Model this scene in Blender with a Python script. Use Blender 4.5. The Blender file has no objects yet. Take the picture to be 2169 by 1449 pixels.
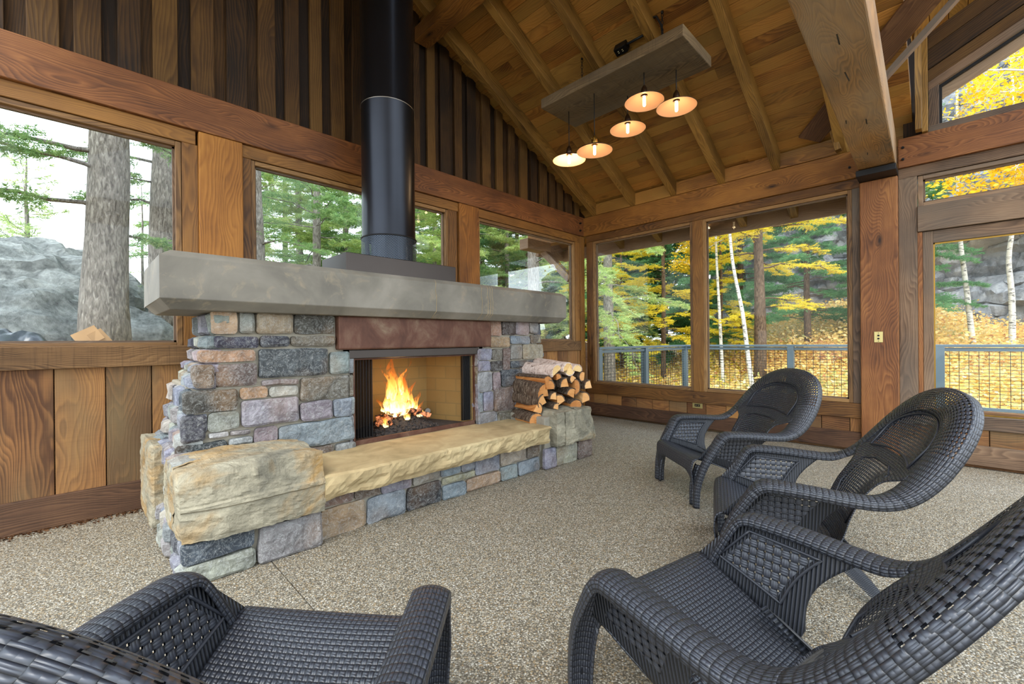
import bpy, math, random
import numpy as np
from mathutils import Vector, Matrix, noise
R = math.radians
random.seed(7)
rng = np.random.default_rng(11)
sc = bpy.context.scene
COL = sc.collection

# ---------------------------------------------------------------- camera, sky, light, exposure
cam = bpy.data.cameras.new('camera')
cam.sensor_width = 36.0
cam.lens = 918.26 * 36.0 / 2169.0
cam.clip_start = 0.02
cam.clip_end = 400
cam_o = bpy.data.objects.new('camera', cam)
COL.objects.link(cam_o)
_y, _p, _r = R(44.747), R(-0.110), R(-0.530)
_f = Vector((math.sin(_y) * math.cos(_p), math.cos(_y) * math.cos(_p), math.sin(_p)))
_rt = Vector((math.cos(_y), -math.sin(_y), 0))
_up = _rt.cross(_f)
_r2 = math.cos(_r) * _rt + math.sin(_r) * _up
_u2 = -math.sin(_r) * _rt + math.cos(_r) * _up
cam_o.matrix_world = Matrix(((_r2.x, _u2.x, -_f.x, 0.0), (_r2.y, _u2.y, -_f.y, 0.0), (_r2.z, _u2.z, -_f.z, 1.15), (0, 0, 0, 1)))
sc.camera = cam_o

sc.view_settings.view_transform = 'Standard'
sc.view_settings.look = 'None'
sc.view_settings.gamma = 1.0
sc.view_settings.use_curve_mapping = False
sc.view_settings.exposure = 1.5

world = bpy.data.worlds.new('overcast_sky')
sc.world = world
world.use_nodes = True
wn = world.node_tree
wn.nodes.clear()
_o = wn.nodes.new('ShaderNodeOutputWorld')
_b = wn.nodes.new('ShaderNodeBackground')
_t = wn.nodes.new('ShaderNodeTexCoord')
_s = wn.nodes.new('ShaderNodeSeparateXYZ')
_c = wn.nodes.new('ShaderNodeValToRGB')
_c.color_ramp.elements[0].position = 0.0
_c.color_ramp.elements[0].color = (0.86, 0.93, 1.0, 1)
_c.color_ramp.elements[1].position = 0.8
_c.color_ramp.elements[1].color = (0.70, 0.84, 1.0, 1)
wn.links.new(_t.outputs['Generated'], _s.inputs[0])
wn.links.new(_s.outputs['Z'], _c.inputs[0])
wn.links.new(_c.outputs[0], _b.inputs[0])
_b.inputs[1].default_value = 1.5
wn.links.new(_b.outputs[0], _o.inputs[0])

sun = bpy.data.lights.new('sun', 'SUN')
sun.energy = 1.3
sun.angle = R(35)
sun.color = (1.0, 0.96, 0.9)
sun_o = bpy.data.objects.new('sun', sun)
COL.objects.link(sun_o)
sun_o.rotation_euler = Vector((-0.75, -0.45, 1.1)).to_track_quat('Z', 'Y').to_euler()

# ---------------------------------------------------------------- node helpers and materials
def S(h):
    def c(v):
        v /= 255.0
        return v / 12.92 if v <= 0.04045 else ((v + 0.055) / 1.055) ** 2.4
    if isinstance(h, str):
        h = tuple(int(h[i:i + 2], 16) for i in (0, 2, 4))
    return (c(h[0]), c(h[1]), c(h[2]), 1.0)

class NT:
    def __init__(s, name):
        s.m = bpy.data.materials.new(name)
        s.m.use_nodes = True
        s.t = s.m.node_tree
        s.t.nodes.clear()
        s.out = s.t.nodes.new('ShaderNodeOutputMaterial')
    def put(s, sock, v):
        if isinstance(v, bpy.types.NodeSocket):
            s.t.links.new(v, sock)
        else:
            sock.default_value = v
    def n(s, typ, ins=None, out=0, **pr):
        nd = s.t.nodes.new('ShaderNode' + typ)
        for k, v in pr.items():
            setattr(nd, k, v)
        if ins:
            for k, v in ins.items():
                s.put(nd.inputs[k], v)
        s.last = nd
        return nd.outputs[out]
    def math(s, op, a, b=0.0, c=None, clamp=False):
        ins = {0: a, 1: b}
        if c is not None:
            ins[2] = c
        return s.n('Math', ins, operation=op, use_clamp=clamp)
    def mix(s, f, a, b, mode='MIX'):
        nd = s.t.nodes.new('ShaderNodeMix')
        nd.data_type = 'RGBA'
        nd.blend_type = mode
        s.put(nd.inputs[0], f)
        s.put(nd.inputs[6], a)
        s.put(nd.inputs[7], b)
        return nd.outputs[2]
    def ramp(s, f, stops, interp='LINEAR'):
        nd = s.t.nodes.new('ShaderNodeValToRGB')
        s.put(nd.inputs[0], f)
        cr = nd.color_ramp
        cr.interpolation = interp
        while len(cr.elements) > 1:
            cr.elements.remove(cr.elements[0])
        cr.elements[0].position = stops[0][0]
        cr.elements[0].color = stops[0][1]
        for p, c in stops[1:]:
            e = cr.elements.new(p)
            e.color = c
        return nd.outputs[0]
    def attr(s, name, out='Fac'):
        nd = s.t.nodes.new('ShaderNodeAttribute')
        nd.attribute_name = name
        return nd.outputs[out]
    def uv(s):
        return s.n('UVMap')
    def noise(s, vec, scale, detail=3.0, rough=0.5, dist=0.0, out=0):
        return s.n('TexNoise', {'Vector': vec, 'Scale': scale, 'Detail': detail, 'Roughness': rough, 'Distortion': dist}, out=out)
    def bump(s, h, strength=0.3, dist=0.01, normal=None):
        ins = {'Height': h, 'Strength': strength, 'Distance': dist}
        if normal is not None:
            ins['Normal'] = normal
        return s.n('Bump', ins)
    def bsdf(s, color, rough=0.6, metal=0.0, normal=None, spec=0.5, **kw):
        ins = {'Base Color': color, 'Roughness': rough, 'Metallic': metal, 'Specular IOR Level': spec}
        if normal is not None:
            ins['Normal'] = normal
        ins.update(kw)
        return s.n('BsdfPrincipled', ins)
    def done(s, sh):
        s.t.links.new(sh, s.out.inputs[0])
        return s.m

def C(r, g, b):
    return (r, g, b, 1.0)

def comb(t, x, y, z):
    return t.n('CombineXYZ', {0: x, 1: y, 2: z})

def wood(name, dark, mid, light, rough=0.6, knots=0.7, grain=1.0, saw=0.0, bump=0.35, vary=0.35, tint=None, fig=1.0):
    t = NT(name)
    uv = t.n('SeparateXYZ', {0: t.uv()})
    sep = t.last
    u, v = sep.outputs[0], sep.outputs[1]
    r = t.attr('rnd')
    uo = t.math('ADD', u, t.math('MULTIPLY', r, 57.0))
    vo = t.math('ADD', v, t.math('MULTIPLY', r, 13.0))
    # knots bend the growth rings around them
    kv = t.n('TexVoronoi', {'Vector': comb(t, t.math('MULTIPLY', uo, 1.0), t.math('MULTIPLY', vo, 3.2), t.math('MULTIPLY', r, 9.0)), 'Scale': 1.35}, out=0)
    kn = t.math('POWER', t.math('SUBTRACT', 1.0, t.math('MULTIPLY', kv, 1.6), clamp=True), 2.0)
    warp = t.noise(comb(t, t.math('MULTIPLY', uo, 0.9), t.math('MULTIPLY', vo, 4.0), r), 1.0, 2.0)
    ringc = t.math('ADD', t.math('MULTIPLY', vo, 48.0 * grain), t.math('ADD', t.math('MULTIPLY', warp, 20.0 * fig), t.math('MULTIPLY', kn, 9.0 * knots)))
    ring = t.math('FRACT', ringc)
    ring = t.math('SMOOTH_MIN', ring, t.math('MULTIPLY', t.math('SUBTRACT', 1.0, ring), 3.5), 0.15)
    fine = t.noise(comb(t, t.math('MULTIPLY', uo, 3.0), t.math('MULTIPLY', vo, 130.0), r), 1.0, 3.0, 0.6)
    blotch = t.noise(comb(t, t.math('MULTIPLY', uo, 1.6), t.math('MULTIPLY', vo, 3.0), t.math('ADD', r, 5.0)), 1.0, 4.0, 0.6)
    f = t.math('ADD', t.math('MULTIPLY', ring, 0.34), t.math('ADD', t.math('MULTIPLY', fine, 0.38), t.math('MULTIPLY', t.math('SUBTRACT', blotch, 0.5), 0.95)))
    f = t.math('ADD', f, t.math('ADD', t.math('MULTIPLY', t.math('SUBTRACT', r, 0.5), vary), 0.12), clamp=True)
    col = t.ramp(f, [(0.08, dark), (0.45, mid), (0.9, light)])
    if tint:
        tn = t.noise(comb(t, t.math('MULTIPLY', uo, 0.7), t.math('MULTIPLY', vo, 1.7), t.math('ADD', r, 31.0)), 1.0, 3.0, 0.55)
        col = t.mix(t.math('MULTIPLY', t.math('SUBTRACT', tn, 0.42, clamp=True), 3.0, clamp=True), col, tint)
    kd = t.math('MULTIPLY', t.math('SUBTRACT', kn, 0.62, clamp=True), 3.0 * min(knots, 1.0), clamp=True)
    col = t.mix(kd, col, tuple(x * 0.35 for x in dark[:3]) + (1,))
    h = t.math('ADD', t.math('MULTIPLY', ring, 0.5), fine)
    if saw:
        sw = t.noise(comb(t, t.math('MULTIPLY', uo, 90.0), t.math('MULTIPLY', vo, 2.5), r), 1.0, 2.0)
        h = t.math('ADD', h, t.math('MULTIPLY', sw, saw))
        col = t.mix(t.math('MULTIPLY', t.math('SUBTRACT', sw, 0.5, clamp=True), saw * 1.2, clamp=True), col, tuple(x * 0.5 for x in dark[:3]) + (1,))
    return t.done(t.bsdf(col, rough, 0.0, t.bump(h, bump, 0.004), 0.35))

M = {}
M['beam'] = wood('stained_beam_wood', S('3c2109'), S('744a1c'), S('a4702f'), knots=1.0, fig=1.2)
M['beam_red'] = wood('reddish_beam_wood', S('3a200e'), S('734623'), S('9f6c3a'), knots=1.0, fig=1.3)
M['post'] = wood('honey_post_wood', S('5c350e'), S('8d5a20'), S('ab7430'), knots=0.5, fig=0.8)
M['batten'] = wood('dark_board_and_batten', S('1d1105'), S('432c10'), S('66491f'), rough=0.75, knots=0.3, vary=0.8, fig=0.5)
M['panel'] = wood('wainscot_board_wood', S('4a2d16'), S('855a31'), S('a8783f'), rough=0.75, knots=0.6, vary=0.6, saw=0.3, tint=S('6d5a3c'))
M['trimw'] = wood('window_trim_wood', S('3b230d'), S('6f4a20'), S('93662e'), knots=0.5, vary=0.4)
M['base'] = wood('dark_baseboard_wood', S('2c1b10'), S('553a26'), S('79583a'), rough=0.75, knots=0.5, saw=0.2)
M['sill'] = wood('rough_sawn_sill_wood', S('33210f'), S('6a4d2e'), S('8c6b44'), rough=0.8, knots=0.6, saw=1.1)
M['grey'] = wood('weathered_door_trim_wood', S('352519'), S('6d5540'), S('94795d'), rough=0.7, knots=0.9, tint=S('5b5349'))
M['rafter'] = wood('rafter_wood', S('4b3312'), S('85622c'), S('a9803d'), knots=0.5, vary=0.4)
M['deckw'] = wood('ceiling_board_wood', S('54300f'), S('8f6027'), S('b17d3a'), rough=0.55, knots=0.5, vary=0.45, tint=S('8a6a30'), fig=0.8)
M['tie'] = wood('pale_timber_wood', S('523c20'), S('966c3b'), S('bd9152'), rough=0.6, knots=1.0, tint=S('8a8070'), fig=1.8)
M['plank'] = wood('grey_reclaimed_wood', S('382c1d'), S('6e5a3e'), S('8f7853'), rough=0.75, knots=0.8, saw=0.7, tint=S('665c4c'))
M['ext'] = wood('exterior_painted_wood', S('6f5846'), S('957a63'), S('ab8f75'), rough=0.7, knots=0.3, vary=0.3)
M['frame'] = wood('window_frame_wood', S('47301a'), S('7b5a34'), S('a27c4b'), knots=0.2)
M['cut'] = wood('split_fir_wood', S('a0602a'), S('cc9052'), S('e6b981'), rough=0.7, knots=0.2, vary=0.5, grain=2.2, fig=1.0)
M['cutpale'] = wood('split_birch_wood', S('b98a4c'), S('dcb87c'), S('f0d8a6'), rough=0.7, knots=0.1, vary=0.3, grain=1.6)

def simple(name, col, rough=0.5, metal=0.0, spec=0.5, nscale=None, namp=0.15, bump=0.0, bscale=60.0):
    t = NT(name)
    tc = t.n('TexCoord', out=3)
    c = col
    if nscale:
        nz = t.noise(tc, nscale, 4.0, 0.6)
        c = t.mix(nz, tuple(x * (1 - namp * 2) for x in col[:3]) + (1,), tuple(min(1, x * (1 + namp * 2)) for x in col[:3]) + (1,))
    nrm = t.bump(t.noise(tc, bscale, 4.0, 0.6), bump, 0.01) if bump else None
    return t.done(t.bsdf(c, rough, metal, nrm, spec))

M['steel'] = simple('satin_black_steel', S('2b2d32'), 0.3, 0.85, 0.6, 3.0, 0.1)
M['steelbox'] = simple('brushed_dark_steel', S('3f3935'), 0.36, 0.85, 0.6, 2.0, 0.12)
M['blackiron'] = simple('black_iron', S('0d0d0e'), 0.5, 0.3)
M['cable'] = simple('black_cable', S('0b0b0b'), 0.6)
M['brass'] = simple('aged_brass', S('8a6a2c'), 0.35, 0.9)
M['bronze'] = simple('dark_bronze_enamel', S('33200f'), 0.35, 0.5)
M['plate'] = simple('brass_cover_plate', S('b3a268'), 0.35, 0.6)
M['ivory'] = simple('ivory_plastic', S('e6dcae'), 0.4)
M['rail'] = simple('grey_painted_metal', S('5c6a72'), 0.45, 0.3, nscale=2.0)
M['wire'] = simple('dark_wire', S('2a2f33'), 0.5, 0.4)
M['deck'] = simple('outdoor_deck_concrete', S('8a8577'), 0.8, nscale=8.0)
M['tarp'] = simple('black_plastic_sheet', S('20262e'), 0.25, 0.0, 0.6)
M['card'] = simple('cardboard', S('b08a5e'), 0.8, nscale=6.0)
M['ash'] = simple('grey_ash', S('3a3430'), 0.95, nscale=30.0, namp=0.4, bump=0.8, bscale=90.0)
M['chrome'] = simple('dull_steel', S('8f8b84'), 0.35, 0.8)
M['mortar'] = simple('sandy_mortar', S('8d8676'), 0.95, nscale=9.0, namp=0.15, bump=0.5)
M['rubber'] = simple('rubber', S('101010'), 0.6)

# glass: clear pane, reflects at grazing angles
t = NT('window_glass')
fr = t.n('Fresnel', {'IOR': 1.45})
M['glass'] = t.done(t.n('MixShader', {0: t.math('MULTIPLY', fr, 0.2), 1: t.n('BsdfTransparent', {'Color': C(0.97, 0.985, 0.98)}), 2: t.n('BsdfGlossy', {'Color': C(1, 1, 1), 'Roughness': 0.01})}))

# stones: colour per stone, streaks and veins from noise
def stone_mat(name, veins=1.0, bump=0.8):
    t = NT(name)
    co = t.n('TexCoord', out=3)
    base = t.attr('col', 'Color')
    n1 = t.noise(co, 9.0, 6.0, 0.65, 0.6)
    n2 = t.noise(co, 38.0, 5.0, 0.7)
    n3 = t.noise(co, 3.0, 3.0, 0.5)
    c = t.mix(t.math('MULTIPLY', t.math('SUBTRACT', n1, 0.38, clamp=True), 2.4, clamp=True), t.mix(1.0, base, C(0.52, 0.50, 0.50), 'MULTIPLY'), t.mix(1.0, base, C(1.25, 1.24, 1.22), 'MULTIPLY'))
    c = t.mix(t.math('MULTIPLY', t.math('SUBTRACT', n3, 0.52, clamp=True), 2.6, clamp=True), c, t.mix(0.55, c, S('9a7448')))
    vn = t.math('ABSOLUTE', t.math('SUBTRACT', t.noise(co, 17.0, 6.0, 0.75, 1.2), 0.5))
    vein = t.math('MULTIPLY', t.math('SUBTRACT', 0.02, vn, clamp=True), 22.0 * veins, clamp=True)
    c = t.mix(vein, c, S('b9bcb8'))
    c = t.mix(t.math('MULTIPLY', t.math('SUBTRACT', n2, 0.57, clamp=True), 3.0, clamp=True), c, S('b9b9b4'))
    h = t.math('ADD', t.math('MULTIPLY', n1, 1.2), t.math('MULTIPLY', n2, 0.5))
    return t.done(t.bsdf(c, 0.82, 0, t.bump(h, bump, 0.012), 0.3))
M['stone'] = stone_mat('veneer_stone', bump=1.2)
M['boulder'] = None
t = NT('yellow_boulder_stone')
co = t.n('TexCoord', out=3)
n1 = t.noise(co, 5.0, 6.0, 0.6, 0.8)
n2 = t.noise(co, 26.0, 6.0, 0.7)
n3 = t.noise(co, 2.3, 4.0, 0.6, 1.0)
c = t.ramp(n1, [(0.3, S('656154')), (0.5, S('8b8470')), (0.7, S('a59d86'))])
c = t.mix(t.math('MULTIPLY', t.math('SUBTRACT', n3, 0.48, clamp=True), 4.5, clamp=True), c, S('99743a'))
c = t.mix(t.math('MULTIPLY', t.math('SUBTRACT', n2, 0.58, clamp=True), 3.0, clamp=True), c, S('7c7461'))
M['boulder'] = t.done(t.bsdf(c, 0.85, 0, t.bump(t.math('ADD', n1, t.math('MULTIPLY', n2, 0.6)), 1.0, 0.02), 0.3))
t = NT('buff_sandstone')
co = t.n('TexCoord', out=3)
n1 = t.noise(co, 4.0, 5.0, 0.6, 0.5)
n2 = t.noise(co, 30.0, 4.0, 0.6)
c = t.ramp(n1, [(0.3, S('8a7855')), (0.5, S('a6916a')), (0.7, S('b8a57c'))])
M['sandstone'] = t.done(t.bsdf(c, 0.8, 0, t.bump(n2, 0.4, 0.006), 0.3))
t = NT('cast_concrete')
co = t.n('TexCoord', out=3)
n1 = t.noise(co, 2.2, 5.0, 0.55, 0.4)
n2 = t.noise(co, 8.0, 5.0, 0.65, 0.8)
n3 = t.noise(co, 120.0, 2.0, 0.5)
c = t.ramp(n1, [(0.3, S('56524a')), (0.5, S('6f6a5f')), (0.72, S('888276'))])
c = t.mix(t.math('MULTIPLY', t.math('SUBTRACT', n2, 0.56, clamp=True), 4.0, clamp=True), c, S('91836b'))
M['concrete'] = t.done(t.bsdf(c, 0.62, 0, t.bump(n3, 0.12, 0.003), 0.4))
t = NT('rusted_steel')
co = t.n('TexCoord', out=3)
mp = t.n('Mapping', {'Vector': co, 'Scale': (2.0, 2.0, 1.4)})
n1 = t.noise(mp, 3.0, 5.0, 0.65, 0.6)
n2 = t.noise(co, 40.0, 4.0, 0.7)
c = t.ramp(n1, [(0.3, S('452a1e')), (0.48, S('5a3a2b')), (0.6, S('6b4f3e')), (0.75, S('84735c'))])
c = t.mix(t.math('MULTIPLY', n2, 0.35), c, S('4a2a1e'))
M['rust'] = t.done(t.bsdf(c, 0.6, 0.25, t.bump(n2, 0.2, 0.003), 0.4))
# firebrick
t = NT('firebrick')
uvn = t.uv()
br = t.n('TexBrick', {'Vector': uvn, 'Color1': S('93794a'), 'Color2': S('8a7044'), 'Mortar': S('7d6b46'), 'Scale': 1.0, 'Mortar Size': 0.004, 'Brick Width': 0.23, 'Row Height': 0.115})
nz = t.noise(t.n('TexCoord', out=3), 14.0, 5.0, 0.6)
M['firebrick'] = t.done(t.bsdf(t.mix(t.math('MULTIPLY', nz, 0.35), br, S('6c5a34')), 0.9, 0, t.bump(nz, 0.3, 0.004), 0.2))
# aggregate floor
t = NT('exposed_aggregate_concrete')
co = t.n('TexCoord', out=3)
vo = t.n('TexVoronoi', {'Vector': co, 'Scale': 165.0}, out=1)
vd = t.n('TexVoronoi', {'Vector': co, 'Scale': 165.0}, out=0)
vs = t.n('SeparateXYZ', {0: vo})
c = t.ramp(vs, [(0.0, S('564f44')), (0.18, S('7f7667')), (0.4, S('9c9586')), (0.6, S('a79d88')), (0.78, S('957f5e')), (0.92, S('c6c1b4'))], 'CONSTANT')
big = t.noise(co, 0.9, 4.0, 0.6)
c = t.mix(t.math('MULTIPLY', t.math('SUBTRACT', vd, 0.42, clamp=True), 3.0, clamp=True), c, S('5e5749'))
c = t.mix(t.math('MULTIPLY', t.math('SUBTRACT', big, 0.45, clamp=True), 1.4, clamp=True), c, t.mix(1.0, c, C(0.80, 0.77, 0.70), 'MULTIPLY'))
M['floor'] = t.done(t.bsdf(c, 0.55, 0, t.bump(t.math('SUBTRACT', 1.0, vd), 0.7, 0.004), 0.4))

# resin wicker: over-under strands from the surface's own coordinates, optional gaps
def wicker(name, cu, cv, hole=0.0, strands=2.0, bump=1.0):
    t = NT(name)
    t.n('SeparateXYZ', {0: t.uv()})
    sp = t.last
    U = t.math('DIVIDE', sp.outputs[0], cu)
    V = t.math('DIVIDE', sp.outputs[1], cv)
    ck = t.math('MODULO', t.math('ADD', t.math('ADD', t.math('FLOOR', U), t.math('FLOOR', V)), 1000.0), 2.0)
    fu = t.math('FRACT', t.math('ADD', U, 1000.0))
    fv = t.math('FRACT', t.math('ADD', V, 1000.0))
    su = t.math('SINE', t.math('MULTIPLY', fu, math.pi))
    sv = t.math('SINE', t.math('MULTIPLY', fv, math.pi))
    ru = t.math('ABSOLUTE', t.math('SINE', t.math('MULTIPLY', fu, math.pi * strands)))
    rv = t.math('ABSOLUTE', t.math('SINE', t.math('MULTIPLY', fv, math.pi * strands)))
    ha = t.math('MULTIPLY', t.math('POWER', sv, 0.35), t.math('ADD', 0.35, t.math('MULTIPLY', su, 0.65)))
    ha = t.math('MULTIPLY', ha, t.math('ADD', 0.75, t.math('MULTIPLY', rv, 0.25)))
    hb = t.math('MULTIPLY', t.math('POWER', su, 0.35), t.math('ADD', 0.35, t.math('MULTIPLY', sv, 0.65)))
    hb = t.math('MULTIPLY', hb, t.math('ADD', 0.75, t.math('MULTIPLY', ru, 0.25)))
    h = t.math('ADD', t.math('MULTIPLY', ha, ck), t.math('MULTIPLY', hb, t.math('SUBTRACT', 1.0, ck)))
    col = t.ramp(h, [(0.1, S('0e0f12')), (0.5, S('26282e')), (1.0, S('3a3d45'))])
    nrm = t.bump(h, bump, 0.0035)
    sh = t.bsdf(col, 0.38, 0, nrm, 0.6)
    if hole:
        du = t.math('ABSOLUTE', t.math('SUBTRACT', fu, 0.5))
        dv = t.math('ABSOLUTE', t.math('SUBTRACT', fv, 0.5))
        hm = t.math('MULTIPLY', t.math('GREATER_THAN', du, 0.5 - hole), t.math('GREATER_THAN', dv, 0.5 - hole))
        sh = t.n('MixShader', {0: hm, 1: sh, 2: t.n('BsdfTransparent')})
    return t.done(sh)
M['wk'] = wicker('resin_wicker_weave', 0.022, 0.011)
M['wk_seat'] = wicker('resin_wicker_seat_weave', 0.016, 0.016, strands=2.0)
M['wk_mesh'] = wicker('resin_wicker_open_weave', 0.016, 0.016, hole=0.24)
M['wk_side'] = wicker('resin_wicker_side_weave', 0.026, 0.026, hole=0.15, strands=3.0)
t = NT('ribbed_resin')
t.n('SeparateXYZ', {0: t.uv()})
h = t.math('SINE', t.math('MULTIPLY', t.last.outputs[0], 2 * math.pi / 0.012))
M['ribbed'] = t.done(t.bsdf(t.ramp(h, [(0.0, S('14161a')), (1.0, S('2d3038'))]), 0.45, 0, t.bump(h, 0.6, 0.004), 0.5))
M['resin'] = simple('smooth_dark_resin', S('292b31'), 0.45)

# bark, foliage, leaves, rock, ground
def bark(name, a, b, c3, sc_u=9.0, sc_v=30.0, bump=1.0):
    t = NT(name)
    co = t.n('TexCoord', out=3)
    mp = t.n('Mapping', {'Vector': co, 'Scale': (1.0, 1.0, 0.28)})
    n1 = t.noise(mp, sc_v, 5.0, 0.65, 0.6)
    n2 = t.noise(co, 6.0, 4.0, 0.6)
    col = t.ramp(n1, [(0.35, a), (0.52, b), (0.7, c3)])
    col = t.mix(t.math('MULTIPLY', n2, 0.4), col, b)
    return t.done(t.bsdf(col, 0.9, 0, t.bump(n1, bump, 0.03), 0.2))
M['bark'] = bark('fir_bark', S('4d463f'), S('857d74'), S('b5aea2'))
M['barkdark'] = bark('larch_bark', S('33271f'), S('63503f'), S('8b7560'))
M['logbark'] = bark('firewood_bark', S('2f241a'), S('685545'), S('9a8c78'), sc_v=60.0)
t = NT('birch_bark')
co = t.n('TexCoord', out=3)
mp = t.n('Mapping', {'Vector': co, 'Scale': (1.0, 1.0, 5.0)})
n1 = t.noise(mp, 7.0, 4.0, 0.6)
c = t.mix(t.math('MULTIPLY', t.math('SUBTRACT', n1, 0.54, clamp=True), 9.0, clamp=True), S('cdc8bd'), S('2c2824'))
M['birch'] = t.done(t.bsdf(c, 0.7, 0, None, 0.3))
t = NT('birch_log_bark')
co = t.n('TexCoord', out=3)
n1 = t.noise(co, 22.0, 5.0, 0.7, 1.0)
c = t.ramp(n1, [(0.34, S('4b3c34')), (0.42, S('b9a091')), (0.6, S('d8c4b6')), (0.75, S('e6dbd0'))])
M['birchlog'] = t.done(t.bsdf(c, 0.75, 0, t.bump(n1, 0.5, 0.01), 0.3))

def leafm(name, cols, rough=0.7, trans=0.45):
    t = NT(name)
    r = t.attr('rnd')
    c = t.ramp(r, [(i / max(1, len(cols) - 1), S(x)) for i, x in enumerate(cols)])
    d = t.n('BsdfDiffuse', {'Color': c})
    tr = t.n('BsdfTranslucent', {'Color': c})
    return t.done(t.n('MixShader', {0: trans, 1: d, 2: tr}))
M['fir'] = leafm('fir_needles', ['5c7f50', '7ea067', '9ab474', 'b5c98a'])
M['firdark'] = leafm('spruce_needles', ['4f7f55', '70a36c', '94bd84'])
M['firlight'] = leafm('pale_fir_needles', ['83a05c', 'a2bb70', 'bccb80', 'd2d38c'])
M['larch'] = leafm('yellow_larch_needles', ['c9b238', 'e2d040', 'f0e05c', 'd8cc50'])
M['aspen'] = leafm('yellow_aspen_leaves', ['e0a81c', 'efc02a', 'f6d444', 'f0de70'])
M['brush'] = leafm('autumn_brush_leaves', ['c08a62', 'e2b877', 'edcb78', 'f4da8e', 'f9e8b4', 'b3b56e'])
def rock(name, a, b, c3, sc=1.0, warm=None):
    t = NT(name)
    co = t.n('TexCoord', out=3)
    n1 = t.noise(co, 0.9 * sc, 8.0, 0.65, 0.8)
    n2 = t.noise(co, 6.0 * sc, 6.0, 0.7)
    n3 = t.noise(co, 0.35 * sc, 4.0, 0.5, 1.0)
    col = t.ramp(t.math('ADD', t.math('MULTIPLY', n1, 0.6), t.math('MULTIPLY', n2, 0.4)), [(0.36, a), (0.5, b), (0.64, c3)])
    if warm:
        col = t.mix(t.math('MULTIPLY', t.math('SUBTRACT', n3, 0.5, clamp=True), 5.0, clamp=True), col, warm)
    return t.done(t.bsdf(col, 0.9, 0, t.bump(t.math('ADD', n1, n2), 1.0, 0.12 / sc), 0.2))
M['rock'] = rock('grey_outcrop_rock', S('4e504f'), S('858885'), S('aeb0ac'), 2.5)
M['cliff'] = rock('cliff_rock', S('5e6063'), S('8d8f92'), S('b3b3b2'), 0.8, S('a09682'))
M['ground'] = simple('leafy_ground', S('8a6f3c'), 0.95, nscale=1.5, namp=0.3)
M['groundg'] = simple('forest_ground', S('6e6b4c'), 0.95, nscale=1.0, namp=0.3)

# fire
t = NT('flame')
t.n('SeparateXYZ', {0: t.uv()})
fv = t.last.outputs[1]
fu = t.last.outputs[0]
nz = t.noise(t.n('Mapping', {'Vector': t.n('TexCoord', out=3), 'Scale': (1.5, 1.5, 0.45)}), 20.0, 4.0, 0.6, 1.2)
c = t.ramp(fv, [(0.0, C(1.0, 0.75, 0.35)), (0.3, C(1.0, 0.50, 0.10)), (0.7, C(1.0, 0.22, 0.02)), (1.0, C(0.85, 0.08, 0.0))])
st = t.math('MULTIPLY', t.math('POWER', t.math('SUBTRACT', 1.05, fv), 1.8), 1.7)
al = t.math('MULTIPLY', t.math('SUBTRACT', nz, 0.42, clamp=True), 4.0, clamp=True)
al = t.math('MULTIPLY', al, t.math('SUBTRACT', 1.15, fv), clamp=True)
M['flame'] = t.done(t.n('MixShader', {0: al, 1: t.n('BsdfTransparent'), 2: t.n('Emission', {'Color': c, 'Strength': t.math('ADD', st, 0.35)})}))
t = NT('glowing_log')
nz = t.noise(t.n('TexCoord', out=3), 22.0, 5.0, 0.6, 1.0)
e = t.math('MULTIPLY', t.math('SUBTRACT', nz, 0.47, clamp=True), 6.0, clamp=True)
M['ember'] = t.done(t.bsdf(t.mix(e, S('2a201b'), S('9c6a50')), 0.9, 0, None, 0.2, **{'Emission Color': C(1.0, 0.30, 0.10), 'Emission Strength': t.math('MULTIPLY', e, 0.3)}))
t = NT('lamp_enamel_inner')
M['enamel'] = t.done(t.bsdf(S('e6b490'), 0.35))
t = NT('lit_bulb')
M['bulb'] = t.done(t.n('Emission', {'Color': C(1.0, 0.72, 0.38), 'Strength': 5.0}))
# chain screen: woven metal curtain with gaps
t = NT('chain_mail_screen')
t.n('SeparateXYZ', {0: t.uv()})
sp = t.last
a = t.math('FRACT', t.math('DIVIDE', sp.outputs[0], 0.006))
b = t.math('FRACT', t.math('DIVIDE', sp.outputs[1], 0.006))
hm = t.math('MULTIPLY', t.math('GREATER_THAN', a, 0.7), t.math('GREATER_THAN', b, 0.7))
M['chain'] = t.done(t.n('MixShader', {0: hm, 1: t.bsdf(S('0a0a0b'), 0.6, 0.1), 2: t.n('BsdfTransparent')}))
t = NT('expanded_metal')
t.n('SeparateXYZ', {0: t.uv()})
a = t.last.outputs[0]; b = t.last.outputs[1]
p = t.math('ABSOLUTE', t.math('SUBTRACT', t.math('FRACT', t.math('ADD', t.math('DIVIDE', a, 0.022), t.math('ADD', t.math('DIVIDE', b, 0.014), 50.0))), 0.5))
q = t.math('ABSOLUTE', t.math('SUBTRACT', t.math('FRACT', t.math('ADD', t.math('SUBTRACT', t.math('DIVIDE', a, 0.022), t.math('DIVIDE', b, 0.014)), 50.0)), 0.5))
hm = t.math('MULTIPLY', t.math('LESS_THAN', p, 0.32), t.math('LESS_THAN', q, 0.32))
M['expanded'] = t.done(t.n('MixShader', {0: hm, 1: t.bsdf(S('474e57'), 0.4, 0.7), 2: t.n('BsdfTransparent')}))
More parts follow.
